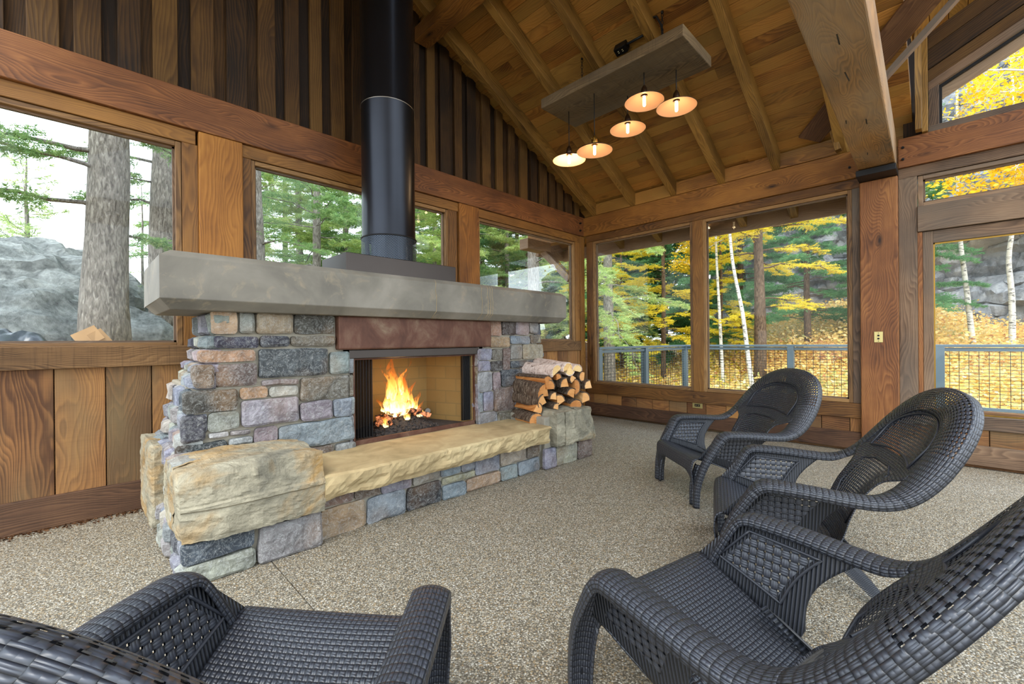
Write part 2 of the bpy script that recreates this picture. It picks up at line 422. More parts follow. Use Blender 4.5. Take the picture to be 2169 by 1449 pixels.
# ---------------------------------------------------------------- mesh builder
class MB:
    def __init__(s):
        s.v = []; s.f = []; s.uv = []; s.r = []; s.c = []; s.m = []; s.sm = []
    def face(s, idx, uv, r=0.5, c=(1, 1, 1, 1), m=0, sm=False):
        s.f.append(idx); s.uv.append(uv); s.r.append(r); s.c.append(c); s.m.append(m); s.sm.append(sm)
    def obox(s, c, ax, half, r=None, col=(1, 1, 1, 1), m=0):
        """box with centre c, three unit axes, three half sizes; grain runs along the longest"""
        r = random.random() if r is None else r
        c = Vector(c); ax = [Vector(a) for a in ax]
        b = len(s.v)
        for i in (-1, 1):
            for j in (-1, 1):
                for k in (-1, 1):
                    s.v.append(c + ax[0] * (half[0] * i) + ax[1] * (half[1] * j) + ax[2] * (half[2] * k))
        L = max(range(3), key=lambda q: half[q])
        F = [((0, 1, 3, 2), 0), ((4, 6, 7, 5), 0), ((0, 4, 5, 1), 1), ((2, 3, 7, 6), 1), ((0, 2, 6, 4), 2), ((1, 5, 7, 3), 2)]
        for fi, nax in F:
            oth = [q for q in range(3) if q != nax]
            ua = L if L in oth else oth[0]
            va = [q for q in oth if q != ua][0]
            uvs = []
            for q in fi:
                sg = (1 if q & 4 else -1, 1 if q & 2 else -1, 1 if q & 1 else -1)
                uvs.append((sg[ua] * half[ua] + (3.3 if nax == L else 0), sg[va] * half[va] + 0.37 * nax))
            s.face([b + q for q in fi], uvs, r, col, m)
    def box(s, x0, x1, y0, y1, z0, z1, r=None, col=(1, 1, 1, 1), m=0):
        s.obox(((x0 + x1) / 2, (y0 + y1) / 2, (z0 + z1) / 2), ((1, 0, 0), (0, 1, 0), (0, 0, 1)), (abs(x1 - x0) / 2, abs(y1 - y0) / 2, abs(z1 - z0) / 2), r, col, m)
    def beam(s, a, b, w, h, up=(0, 0, 1), r=None, m=0):
        """bar from a to b, w wide across, h high"""
        a = Vector(a); b = Vector(b); d = (b - a); L = d.length; d.normalize()
        sd = d.cross(Vector(up)).normalized(); u = sd.cross(d).normalized()
        s.obox((a + b) / 2, (d, sd, u), (L / 2, w / 2, h / 2), r, m=m)
    def surf(s, P, UV=None, r=0.5, col=(1, 1, 1, 1), m=0, sm=True, closed=False, mf=None):
        """grid of points P[i][j]"""
        b = len(s.v); ni = len(P); nj = len(P[0])
        for row in P:
            s.v.extend(Vector(p) for p in row)
        for i in range(ni - 1):
            for j in range(nj if closed else nj - 1):
                j2 = (j + 1) % nj
                q = [b + i * nj + j, b + i * nj + j2, b + (i + 1) * nj + j2, b + (i + 1) * nj + j]
                if UV:
                    jj = j + 1
                    uv = [UV(i, j), UV(i, jj), UV(i + 1, jj), UV(i + 1, j)]
                else:
                    uv = [(0, 0)] * 4
                mm = mf(i, j) if mf else m
                if mm is None:
                    continue
                s.face(q, uv, r, col, mm, sm)
    def tube(s, path, rad, n=8, caps=True, r=0.5, m=0, sm=True, wob=0.0, col=(1, 1, 1, 1)):
        path = [Vector(p) for p in path]
        if not isinstance(rad, (list, tuple)):
            rad = [rad] * len(path)
        rows = []; L = 0; ls = []
        pu = None
        for i, p in enumerate(path):
            d = (path[min(i + 1, len(path) - 1)] - path[max(i - 1, 0)]).normalized()
            if pu is None:
                pu = d.orthogonal().normalized()
            pu = (pu - d * pu.dot(d)).normalized()
            w = d.cross(pu)
            if i:
                L += (p - path[i - 1]).length
            ls.append(L)
            row = []
            for k in range(n):
                a = 2 * math.pi * k / n
                rr = rad[i]
                if wob:
                    rr *= 1 + wob * noise.noise(Vector((math.cos(a) * 1.3, math.sin(a) * 1.3, L * 2.0 + p.x)))
                row.append(p + (pu * math.cos(a) + w * math.sin(a)) * rr)
            rows.append(row)
        b = len(s.v)
        per = 2 * math.pi * rad[0]
        s.surf(rows, lambda i, j: (ls[i], per * j / n), r, col, m, sm, closed=True)
        if caps:
            for e, o in ((0, 1), (len(path) - 1, -1)):
                idx = [b + e * n + k for k in range(n)]
                if o == 1:
                    idx = idx[::-1]
                s.face(idx, [(0.05 * math.cos(k), 0.05 * math.sin(k)) for k in range(n)], r, col, m)
    def lathe(s, prof, n=32, c=(0, 0, 0), r=0.5, m=0, sm=True, mf=None):
        rows = [[(c[0] + q[0] * math.cos(2 * math.pi * k / n), c[1] + q[0] * math.sin(2 * math.pi * k / n), c[2] + q[1]) for k in range(n)] for q in prof]
        ls = [0]
        for i in range(1, len(prof)):
            ls.append(ls[-1] + math.dist(prof[i], prof[i - 1]))
        R0 = max(q[0] for q in prof)
        s.surf(rows, lambda i, j: (2 * math.pi * R0 * j / n, ls[i]), r, m=m, sm=sm, closed=True, mf=mf)
    def build(s, name, mats, parent=None, bevel=0.0, solid=0.0, sub=0):
        me = bpy.data.meshes.new(name)
        me.from_pydata([tuple(p) for p in s.v], [], s.f)
        uvl = me.uv_layers.new(name='UVMap')
        flat = np.array([c for uv in s.uv for p in uv for c in p], dtype=np.float32)
        uvl.data.foreach_set('uv', flat)
        a = me.attributes.new('rnd', 'FLOAT', 'FACE')
        a.data.foreach_set('value', np.array(s.r, dtype=np.float32))
        a = me.attributes.new('col', 'FLOAT_COLOR', 'FACE')
        a.data.foreach_set('color', np.array(s.c, dtype=np.float32).ravel())
        if not isinstance(mats, (list, tuple)):
            mats = [mats]
        for mm in mats:
            me.materials.append(M[mm] if isinstance(mm, str) else mm)
        me.polygons.foreach_set('material_index', np.array(s.m, dtype=np.int32))
        me.polygons.foreach_set('use_smooth', np.array(s.sm, dtype=bool))
        me.update()
        o = bpy.data.objects.new(name, me)
        COL.objects.link(o)
        if parent:
            o.parent = parent
        if bevel:
            md = o.modifiers.new('bevel', 'BEVEL'); md.width = bevel; md.segments = 2; md.limit_method = 'ANGLE'
            md.harden_normals = False
        if solid:
            md = o.modifiers.new('solid', 'SOLIDIFY'); md.thickness = solid; md.offset = 0
        return o

def tag(o, label=None, cat=None, group=None, kind=None):
    if label: o['label'] = label
    if cat: o['category'] = cat
    if group: o['group'] = group
    if kind: o['kind'] = kind
    return o
def empty(name, loc=(0, 0, 0), rz=0.0):
    o = bpy.data.objects.new(name, None)
    o.empty_display_size = 0.1
    COL.objects.link(o)
    o.location = loc
    o.rotation_euler = (0, 0, rz)
    return o
def thing(name, label, cat, loc=(0, 0, 0), rz=0.0, group=None):
    return tag(empty(name, loc, rz), label, cat, group)
KIDS = {}
def copy_tree(o, parent=None):
    c = o.copy(); COL.objects.link(c); c.parent = parent
    for ch in list(o.children):
        copy_tree(ch, c)
    return c
def struct(o):
    o['kind'] = 'structure'
    return o
def onebox(name, x0, x1, y0, y1, z0, z1, mat, parent=None, bevel=0.004):
    mb = MB(); mb.box(x0, x1, y0, y1, z0, z1)
    return mb.build(name, mat, parent, bevel=bevel)

# ---------------------------------------------------------------- the room
YA = 4.0      # inner face of the fireplace wall
XB = 5.55     # inner face of the long window wall
mb = MB()
mb.box(-2.6, 0.697, -3.2, 4.16, -0.12, 0.0, r=0.2)
mb.box(0.703, 5.7, -3.2, 4.16, -0.12, 0.0, r=0.3)
mb.box(-2.6, 5.7, -3.2, 4.16, -0.16, -0.02, r=0.4)
struct(mb.build('floor', 'floor'))

# wall with the fireplace: wainscot boards below, board and batten in the gable above, windows between
GL = [(-1.75, 0.51), (1.01, 2.92), (3.44, 5.30)]      # glass spans along x
mb = MB()
x = -1.81
while x < 5.55:
    mb.box(x + 0.003, min(x + 0.237, 5.6), YA + 0.012, YA + 0.045, 0.15, 1.02)
    x += 0.24
mb.box(-1.9, 5.7, YA + 0.045, YA + 0.16, -0.05, 1.12, r=0.1)
struct(mb.build('wall_fireplace_side', 'panel', bevel=0.003))
mb = MB()
def roof_z(x):            # underside of the rafters
    return 3.05 + 0.5 * (5.5 - x) if x > 1.88 else 3.05 + 0.5 * (5.5 - 1.88) - 0.5 * (1.88 - x)
x = -1.85
rr_ = random.Random(4)
while x < 5.5:
    w = rr_.uniform(0.10, 0.15); g = rr_.uniform(0.06, 0.10)
    zt = min(roof_z(x), roof_z(x + w)) + 0.2
    mb.box(x, x + w, YA + 0.012, YA + 0.05, 3.0, zt)
    mb.box(x + w - 0.02, x + w + g + 0.02, YA + 0.055, YA + 0.08, 3.0, zt, r=rr_.uniform(0, 0.45))
    x += w + g
mb.box(-1.9, 5.7, YA + 0.08, YA + 0.16, 2.7, 3.2, r=0.1)
for i in range(40):
    xa = -1.9 + i * 0.19; mb.box(xa, xa + 0.19, YA + 0.085, YA + 0.16, 3.1, min(roof_z(xa), roof_z(xa + 0.19)) + 0.2, r=0.1)
struct(mb.build('wall_fireplace_gable', 'batten', bevel=0.004))

def add_thing_box(name, label, cat, box, mat, bevel=0.006, group=None):
    o = onebox(name, *box, mat, bevel=bevel)
    return tag(o, label, cat, group)

# long beam over the windows of the fireplace wall with its bolts
b = thing('header_beam', 'long reddish timber beam above the windows of the fireplace wall', 'beam', (-1.9, YA, 2.76))
def under(o, par):
    o.parent = par
    o.matrix_parent_inverse = Matrix.Translation(-par.location)
    return o
def obj_under(mb, name, mat, par, **k):
    return under(mb.build(name, mat, None, **k), par)
mb = MB(); mb.box(-1.9, 5.54, YA - 0.03, YA + 0.11, 2.758, 3.045, r=0.34)
obj_under(mb, 'beam_body', 'beam_red', b, bevel=0.006)
def bolts(par, pts, axis, m='blackiron', r=0.016):
    for p in pts:
        mb = MB(); d = Vector(axis)
        mb.tube([Vector(p) - d * 0.004, Vector(p) + d * 0.012], r, 6, sm=False)
        mb.tube([Vector(p) + d * 0.012, Vector(p) + d * 0.03], r * 0.6, 8)
        obj_under(mb, 'bolt', m, par)
bolts(b, [(5.42, YA - 0.03, 2.94), (5.42, YA - 0.03, 2.83)], (0, -1, 0))
# trim boards round the windows of that wall
def trim(n, box, mat='trimw'):
    o = onebox('trim_%d' % n, *box, mat, bevel=0.004)
    return struct(o)
n = 1
trim(n, (-1.9, 0.62, YA, YA + 0.12, 2.655, 2.757)); n += 1
trim(n, (0.535, 0.635, YA + 0.004, YA + 0.12, 1.14, 2.655)); n += 1
trim(n, (0.925, 3.105, YA, YA + 0.12, 2.655, 2.757)); n += 1
trim(n, (0.925, 0.99, YA + 0.004, YA + 0.12, 1.14, 2.655)); n += 1
trim(n, (2.965, 3.09, YA + 0.004, YA + 0.12, 1.14, 2.655)); n += 1
trim(n, (3.405, 5.50, YA, YA + 0.12, 2.655, 2.757)); n += 1
trim(n, (5.34, 5.45, YA + 0.004, YA + 0.12, 1.14, 2.655)); n += 1
trim(n, (5.45, 5.56, YA - 0.01, YA + 0.12, 0.0, 2.757)); n += 1
# sill board and baseboard of the fireplace wall
trim(n, (-1.9, 5.45, YA - 0.02, YA + 0.13, 1.0, 1.142), 'sill'); n += 1
struct(onebox('baseboard_fireplace_side', -1.9, 5.5, YA - 0.015, YA + 0.03, 0.0, 0.2, 'base'))
# timber posts between the windows
add_thing_box('window_post', 'orange timber post between the corner window pane with two trunks and the middle pane', 'post', (0.635, 0.925, YA - 0.022, YA + 0.12, 1.142, 2.757), 'post')
add_thing_box('window_post', 'honey timber post right of the black chimney, with wavy grain', 'post', (3.105, 3.405, YA - 0.022, YA + 0.12, 1.142, 2.757), 'post')

def window(n, wall, a0, a1, z0, z1, mat='frame', d=0.10, fw=0.035, top=None):
    """frame ring, thin inner bead and one clear pane, along wall 'A' (x) or 'B' (y)"""
    w = struct(empty('window_%d' % n))
    def bx(mb, p0, p1, q0, q1, s0, s1):
        if wall == 'A':
            mb.box(p0, p1, YA + q0, YA + q1, s0, s1)
        else:
            mb.box(XB + q0, XB + q1, p0, p1, s0, s1)
    mb = MB()
    bx(mb, a0 - fw, a0, 0.01, d, z0 - fw, z1 + fw); bx(mb, a1, a1 + fw, 0.01, d, z0 - fw, z1 + fw)
    bx(mb, a0, a1, 0.01, d, z0 - fw, z0); bx(mb, a0, a1, 0.01, d, z1, z1 + fw)
    mb.build('window_frame', mat, w, bevel=0.003)
    mb = MB(); i = 0.014
    bx(mb, a0, a0 + i, 0.045, 0.075, z0, z1); bx(mb, a1 - i, a1, 0.045, 0.075, z0, z1)
    bx(mb, a0, a1, 0.045, 0.075, z0, z0 + i); bx(mb, a0, a1, 0.045, 0.075, z1 - i, z1)
    mb.build('window_bead', 'grey', w)
    mb = MB(); bx(mb, a0, a1, 0.056, 0.062, z0, z1)
    mb.build('window_glass', 'glass', w)
    return w
window(1, 'A', -1.75, 0.497, 1.165, 2.615)
window(2, 'A', 1.02, 2.93, 1.165, 2.615)
window(3, 'A', 3.44, 5.30, 1.165, 2.615)
window(4, 'B', 2.345, 3.80, 0.525, 2.625)
window(5, 'B', 0.725, 2.145, 0.525, 2.625)

# long window wall: boards, sill board, baseboard
mb = MB()
y = -1.2
while y < 3.98:
    if not (0.34 <= y + 0.1 <= 0.6):
        mb.box(XB + 0.012, XB + 0.04, y + 0.003, y + 0.237, 0.15, 0.36)
    y += 0.24
mb.box(XB + 0.012, XB + 0.04, 0.628, 0.717, 0.15, 0.36)
mb.box(XB + 0.04, XB + 0.15, -1.2, 4.1, -0.05, 0.49, r=0.1)
struct(mb.build('wall_window_side', 'panel', bevel=0.003))
trim(n, (XB - 0.01, XB + 0.14, 0.625, 3.95, 0.34, 0.488)); n += 1
struct(onebox('baseboard_window_side', XB - 0.02, XB + 0.03, 0.625, 3.98, 0.03, 0.2, 'base'))
struct(onebox('baseboard_door_side', XB - 0.02, XB + 0.03, -1.2, 0.34, 0.03, 0.2, 'grey'))
trim(n, (XB, XB + 0.12, 0.625, 3.95, 2.662, 2.757)); n += 1
trim(n, (XB + 0.004, XB + 0.12, 2.18, 2.31, 0.488, 2.662)); n += 1
trim(n, (XB + 0.004, XB + 0.12, 3.838, 3.95, 0.488, 2.662)); n += 1
trim(n, (XB + 0.004, XB + 0.12, 0.625, 0.69, 0.488, 2.662), 'grey'); n += 1
b = thing('header_beam', 'heavy timber beam above the two big windows beside the corner', 'beam', (XB, 0.6, 2.76))
mb = MB(); mb.box(XB - 0.035, XB + 0.13, 0.625, 5.15, 2.758, 3.035, r=0.81)
obj_under(mb, 'beam_body', 'beam', b, bevel=0.006)
bolts(b, [(XB - 0.035, 0.70, 2.87)], (-1, 0, 0), r=0.012)
b = thing('header_beam', 'brown timber beam above the door and the narrow transom window', 'beam', (XB, -1.2, 2.76))
mb = MB(); mb.box(XB - 0.035, XB + 0.13, -1.2, 0.335, 2.755, 3.03, r=0.43)
obj_under(mb, 'beam_body', 'beam_red', b, bevel=0.006)
bolts(b, [(XB - 0.035, 0.30, 2.94), (XB - 0.035, 0.30, 2.83)], (-1, 0, 0), r=0.012)
p = thing('corner_post', 'wide brown timber post that carries the pale cross beam', 'post', (XB, 0.48, 0))
mb = MB(); mb.box(XB - 0.05, XB + 0.038, 0.338, 0.622, 0.0, 2.69, r=0.62)
obj_under(mb, 'post_body', 'beam_red', p, bevel=0.008)
mb = MB(); mb.box(XB - 0.27, XB + 0.10, 0.335, 0.625, 2.692, 2.748)
obj_under(mb, 'steel_cap', 'blackiron', p, bevel=0.003)
# door bay
trim(n, (XB + 0.004, XB + 0.12, 0.205, 0.338, 0.36, 2.755), 'grey'); n += 1
trim(n, (XB, XB + 0.12, -1.2, 0.338, 2.66, 2.755), 'grey'); n += 1
trim(n, (XB - 0.01, XB + 0.12, -1.2, 0.204, 2.135, 2.372), 'grey'); n += 1
trim(n, (XB - 0.01, XB + 0.14, -1.2, 0.338, 0.34, 0.455), 'grey'); n += 1
window(6, 'B', -1.05, 0.165, 2.405, 2.62, 'grey')
d = struct(empty('door_1'))
mb = MB()
mb.box(XB + 0.02, XB + 0.11, 0.10, 0.17, 0.46, 2.13); mb.box(XB + 0.02, XB + 0.11, -1.05, -0.98, 0.46, 2.13)
mb.box(XB + 0.02, XB + 0.11, -0.98, 0.10, 2.02, 2.13)
mb.build('door_frame', 'grey', d, bevel=0.003)
mb = MB(); mb.box(XB + 0.005, XB + 0.12, 0.172, 0.204, 0.456, 2.13); mb.build('door_jamb', 'beam_red', d, bevel=0.003)
mb = MB()
mb.box(XB + 0.04, XB + 0.06, 0.09, 0.10, 0.46, 2.02); mb.box(XB + 0.04, XB + 0.06, -0.98, 0.10, 0.456, 0.468); mb.box(XB + 0.04, XB + 0.06, -0.98, 0.10, 2.008, 2.02)
mb.build('door_bead', 'brass', d)
mb = MB(); mb.box(XB + 0.056, XB + 0.062, -0.98, 0.10, 0.46, 2.02); mb.build('door_glass', 'glass', d)

# gable above the door: raked window and boards
def rake(mb, x0, x1, y0, y1, zlo, zhi, s=0.5, r=None):
    """board between y0 > y1 whose lower edge is zlo at y0 and that rises towards -y"""
    r = random.random() if r is None else r
    dz = (y0 - y1) * s
    pts = [(y0, zlo), (y1, zlo + dz), (y1, zhi + dz), (y0, zhi)]
    b = len(mb.v)
    for xx in (x0, x1):
        for (yy, zz) in pts:
            mb.v.append(Vector((xx, yy, zz)))
    L = math.hypot(y0 - y1, dz)
    uv = [(0, 0), (L, 0), (L, zhi - zlo), (0, zhi - zlo)]
    mb.face([b + 3, b + 2, b + 1, b + 0], uv[::-1], r)
    mb.face([b + 4, b + 5, b + 6, b + 7], uv, r)
    for i in range(4):
        j = (i + 1) % 4
        mb.face([b + i, b + j, b + 4 + j, b + 4 + i], [(0, 0), (L, 0), (L, x1 - x0), (0, x1 - x0)], r)
mb = MB()
rake(mb, XB + 0.03, XB + 0.1, 0.128, -1.2, 3.505, 3.62)
rake(mb, XB + 0.02, XB + 0.09, 0.128, -1.2, 3.628, 3.80)
rake(mb, XB + 0.03, XB + 0.1, 0.128, -1.2, 3.808, 3.98)
mb.box(XB + 0.03, XB + 0.1, 0.128, 0.30, 3.0, 4.0, r=0.1)
struct(mb.build('wall_door_gable', 'batten', bevel=0.004))
w = struct(empty('window_7'))
mb = MB()
rake(mb, XB + 0.01, XB + 0.13, 0.126, -1.2, 3.425, 3.503)
mb.box(XB + 0.012, XB + 0.13, 0.055, 0.126, 3.032, 3.46)
mb.box(XB + 0.01, XB + 0.13, -1.2, 0.126, 3.032, 3.098)
mb.build('window_frame', 'grey', w, bevel=0.003)
mb = MB()
rake(mb, XB + 0.05, XB + 0.08, 0.055, -1.2, 3.438, 3.475)
mb.box(XB + 0.05, XB + 0.08, 0.035, 0.058, 3.095, 3.445)
mb.build('window_seal', 'blackiron', w)
mb = MB(); rake(mb, XB + 0.10, XB + 0.14, 0.055, -1.2, 3.35, 3.48)
mb.build('exterior_trim', 'ext', w)
mb = MB(); b0 = len(mb.v)
mb.v += [Vector(q) for q in ((XB + 0.06, 0.05, 3.09), (XB + 0.06, -1.2, 3.09), (XB + 0.06, -1.2, 4.08), (XB + 0.06, 0.05, 3.455))]
mb.face([0, 1, 2, 3], [(0, 0)] * 4); mb.build('window_glass', 'glass', w, solid=0.005)

# ---------------------------------------------------------------- roof
RS = 0.5
ux = Vector((1, 0, -RS)).normalized(); un = Vector((RS, 0, 1)).normalized()
mb = MB()
HR = 0.155                                       # rafter depth
def roof_pt(x, y, off):                          # off above the rafter underside, square to the slope
    return Vector((x, y, 3.05 + RS * (5.5 - x))) + un * off
k = 0
x = 1.9
while x < 6.45:
    for (ya, yb) in ((0.235, 5.0),):
        cuts = [ya, ya + 1.2 + 2.2 * random.random(), yb]
        for c0, c1 in zip(cuts, cuts[1:]):
            cpt = roof_pt(x + 0.055, (c0 + c1) / 2, HR + 0.012 + 0.002 * random.random())
            mb.obox(cpt, (ux, (0, 1, 0), un), (0.0605, (c1 - c0) / 2, 0.012))
    x += 0.11
xl = 1.86; uxl = Vector((1, 0, RS)).normalized(); unl = Vector((-RS, 0, 1)).normalized()
mb.obox(Vector((0.69, 1.8, 3.05 + RS * (5.5 - 1.88) - RS * (1.88 - 0.69))) + unl * (HR + 0.02), (uxl, (0, 1, 0), unl), (1.35, 3.2, 0.02))
# roof of the cross gable over the door
uy = Vector((0, 1, -RS)).normalized(); uny = Vector((0, RS, 1)).normalized()
y = 0.235
while y > -1.3:
    c = Vector((4.6, y - 0.06, 4.03 - RS * (y - 0.06)))
    mb.obox(c, ((1, 0, 0), uy, uny), (1.6, 0.065, 0.012))
    y -= 0.12
struct(mb.build('ceiling', 'deckw', bevel=0.0025))
# outer roof covering keeps the daylight out
mb = MB()
mb.obox(roof_pt(4.17, 2.63, HR + 0.06), (ux, (0, 1, 0), un), (2.65, 2.395, 0.02))
mb.obox((4.6, -0.55, 4.395), ((1, 0, 0), uy, uny), (1.6, 0.9, 0.02))
struct(mb.build('ceiling_roof_deck', 'ext'))

RG = 'rafters of the sloping ceiling'
rl = {3.77: 'first ceiling rafter, lying against the board and batten gable wall',
      3.12: 'second ceiling rafter from the gable wall, left of the hanging lamps',
      2.53: 'third ceiling rafter from the gable wall, passing over the lamp plank',
      1.93: 'fourth ceiling rafter from the gable wall, beside the black outlet box',
      1.35: 'fifth ceiling rafter from the gable wall, right of the lamp plank',
      0.76: 'sixth ceiling rafter, mostly hidden by the pale cross beam'}
for yy, lb in rl.items():
    mb = MB()
    mb.obox(roof_pt((6.32 + 1.9) / 2, yy, HR / 2), (ux, (0, 1, 0), un), ((6.32 - 1.9) / 2 / ux.x, 0.042, HR / 2))
    o = mb.build('rafter', 'rafter', bevel=0.004)
    tag(o, lb, 'rafter', RG)
onebx = MB(); onebx.box(2.535, 2.71, -3.5, 3.99, 4.345, 4.50, r=0.55)
tag(onebx.build('purlin_beam', 'beam', bevel=0.006), 'timber purlin beam carrying the rafters, ending beside the black chimney', 'beam')
# flat blocks between rafters that the lamp hangs from
for (ya, yb, xx, w, lb) in ((3.08, 2.57, 3.73, 0.13, 'flat wood block between rafters holding the chain at the plank end near the fireplace'), (2.49, 1.97, 3.73, 0.16, 'flat wood block between rafters under the black outlet box')):
    mb = MB(); mb.obox(roof_pt(xx, (ya + yb) / 2, HR - 0.012), (ux, (0, 1, 0), un), (w, (ya - yb) / 2, 0.012))
    tag(mb.build('ceiling_block', 'rafter', bevel=0.003), lb, 'wood block')
mb = MB()
for (ya, yb) in ((3.73, 3.16), (3.08, 2.57), (2.49, 1.97), (1.89, 1.39), (1.31, 0.8)):
    mb.box(5.50, 5.54, yb, ya, 3.035, 3.2)
struct(mb.build('trim_30', 'deckw', bevel=0.002))
# outlet box and conduit on the ceiling
o_ = thing('ceiling_outlet', 'black power outlet box on the ceiling between two rafters', 'power outlet', tuple(roof_pt(3.74, 2.25, HR - 0.03)))
mb = MB(); c0 = roof_pt(3.74, 2.25, HR - 0.062)
mb.obox(c0, (ux, (0, 1, 0), un), (0.04, 0.062, 0.04))
obj_under(mb, 'box_body', 'blackiron', o_, bevel=0.006)
mb = MB()
for dy in (-0.022, 0.022):
    for dx in (-0.008, 0.008):
        mb = MB(); mb.obox(c0 - un * 0.041 + Vector((0, dy, 0)) + ux * dx, (ux, (0, 1, 0), un), (0.002, 0.006, 0.001)); obj_under(mb, 'socket_slot', 'ivory', o_)
mb = MB(); mb.tube([c0 + Vector((0, -0.06, 0.012)), c0 + Vector((0, -0.27, 0.012))], 0.011, 8)
obj_under(mb, 'conduit', 'wire', o_)

# pale tie beam, struts and braces over the door bay
t_ = thing('cross_beam', 'massive pale timber cross beam with knots and cracks overhead', 'beam', (5.5, 0.48, 2.76))
A_ = Vector((5.50, 0.480, 2.90)); dv = Vector((-1, -0.026, 0)).normalized()
mb = MB(); mb.beam(A_ + dv * -0.05, A_ + dv * 7.2, 0.272, 0.285, r=0.27)
obj_under(mb, 'beam_body', 'tie', t_, bevel=0.01)
mb = MB()
for (dd, oy, L, an) in ((0.62, 0.03, 0.06, 0.1), (1.35, -0.02, 0.10, 0.05), (2.15, 0.01, 0.13, -0.03), (2.6, 0.0, 0.11, 0.04), (1.45, 0.09, 0.06, 0.1), (0.1, -0.03, 0.05, 1.3)):
    c0 = A_ + dv * dd + Vector((0, oy, -0.1432))
    mb.obox(c0, ((math.cos(an), math.sin(an), 0), (-math.sin(an), math.cos(an), 0), (0, 0, 1)), (L / 2, 0.003, 0.0012))
obj_under(mb, 'crack', 'blackiron', t_)
def stick(name, label, a, b, w, h, mat='rafter', up=(1, 0, 0)):
    mb = MB(); mb.beam(a, b, w, h, up=up)
    return tag(mb.build(name, mat, bevel=0.003), label, 'timber strut')
stick('vertical_strut', 'thin upright strut standing on the beam left of the pale cross beam', (5.42, 0.775, 3.036), (5.42, 0.90, 3.62), 0.05, 0.09, 'rafter')
stick('vertical_strut', 'long upright strut standing on the beam right of the pale cross beam', (5.42, 0.187, 3.031), (5.42, 0.187, 4.30), 0.045, 0.09, 'rafter')
stick('vertical_strut', 'upright stud against the boards of the raked window wall', (5.52, 0.148, 3.031), (5.52, 0.148, 3.93), 0.04, 0.09, 'rafter')
stick('diagonal_brace', 'slim diagonal brace crossing the upright strut near the raked window', (4.7, 0.57, 3.075), (4.7, -0.36, 4.02), 0.045, 0.06, 'grey')
# valley board under the meeting of the two roofs
a = roof_pt(5.36, 1.02, HR - 0.03); b2 = roof_pt(4.1, -0.22, HR - 0.03)
mb = MB(); dd = (b2 - a).normalized(); sd = dd.cross(un).normalized()
mb.obox((a + b2) / 2, (dd, sd, un), ((b2 - a).length / 2, 0.11, 0.014))
tag(mb.build('valley_board', 'base', bevel=0.003), 'dark diagonal valley board crossing the ceiling behind the pale cross beam', 'board')

# eaves outside: fascia and the end of the wall plate
struct(onebox('trim_40', 6.30, 6.34, 0.32, 5.0, 2.60, 2.80, 'ext'))
mb = MB()
mb.box(5.62, 6.32, 5.0, 5.06, 2.62, 3.1)
struct(mb.build('trim_41', 'ext'))
tag(onebox('eave_beam', 4.95, 5.50, 4.62, 4.80, 2.60, 2.76, 'ext'), 'pale timber block of the eaves outside the pane nearest the corner', 'beam')
mb = MB(); mb.beam((5.42, 4.7, 2.62), (5.42, 4.15, 2.1), 0.1, 0.12, up=(1, 0, 0)); tag(mb.build('knee_brace', 'ext', bevel=0.005), 'brown knee brace outside under the eaves at the corner', 'brace')

# switch plate on the post, outlet in the low boards
s_ = thing('switch_plate', 'small brass light switch plate on the wide brown post', 'light switch', (XB - 0.052, 0.485, 1.157))
mb = MB(); mb.box(XB - 0.056, XB - 0.050, 0.452, 0.518, 1.105, 1.21); obj_under(mb, 'cover_plate', 'plate', s_, bevel=0.002)
for zz in (1.142, 1.172):
    mb = MB(); mb.tube([(XB - 0.056, 0.485, zz), (XB - 0.064, 0.485, zz)], 0.009, 12); obj_under(mb, 'push_button', 'blackiron', s_)
for zz in (1.118, 1.196):
    mb = MB(); mb.tube([(XB - 0.056, 0.485, zz), (XB - 0.059, 0.485, zz)], 0.004, 8); obj_under(mb, 'screw', 'blackiron', s_)
s_ = thing('wall_outlet', 'brass power outlet in the low boards behind the far wicker chair', 'power outlet', (XB, 2.26, 0.3))
mb = MB(); mb.box(XB + 0.004, XB + 0.012, 2.20, 2.325, 0.275, 0.345); obj_under(mb, 'cover_plate', 'plate', s_, bevel=0.002)
mb = MB(); mb.box(XB + 0.000, XB + 0.005, 2.228, 2.297, 0.295, 0.327); obj_under(mb, 'socket', 'blackiron', s_, bevel=0.002)
for yy in (2.247, 2.278):
    mb = MB(); mb.box(XB - 0.002, XB + 0.0, yy - 0.006, yy - 0.003, 0.303, 0.319); mb.box(XB - 0.002, XB + 0.0, yy + 0.003, yy + 0.006, 0.303, 0.319); obj_under(mb, 'slot', 'plate', s_)
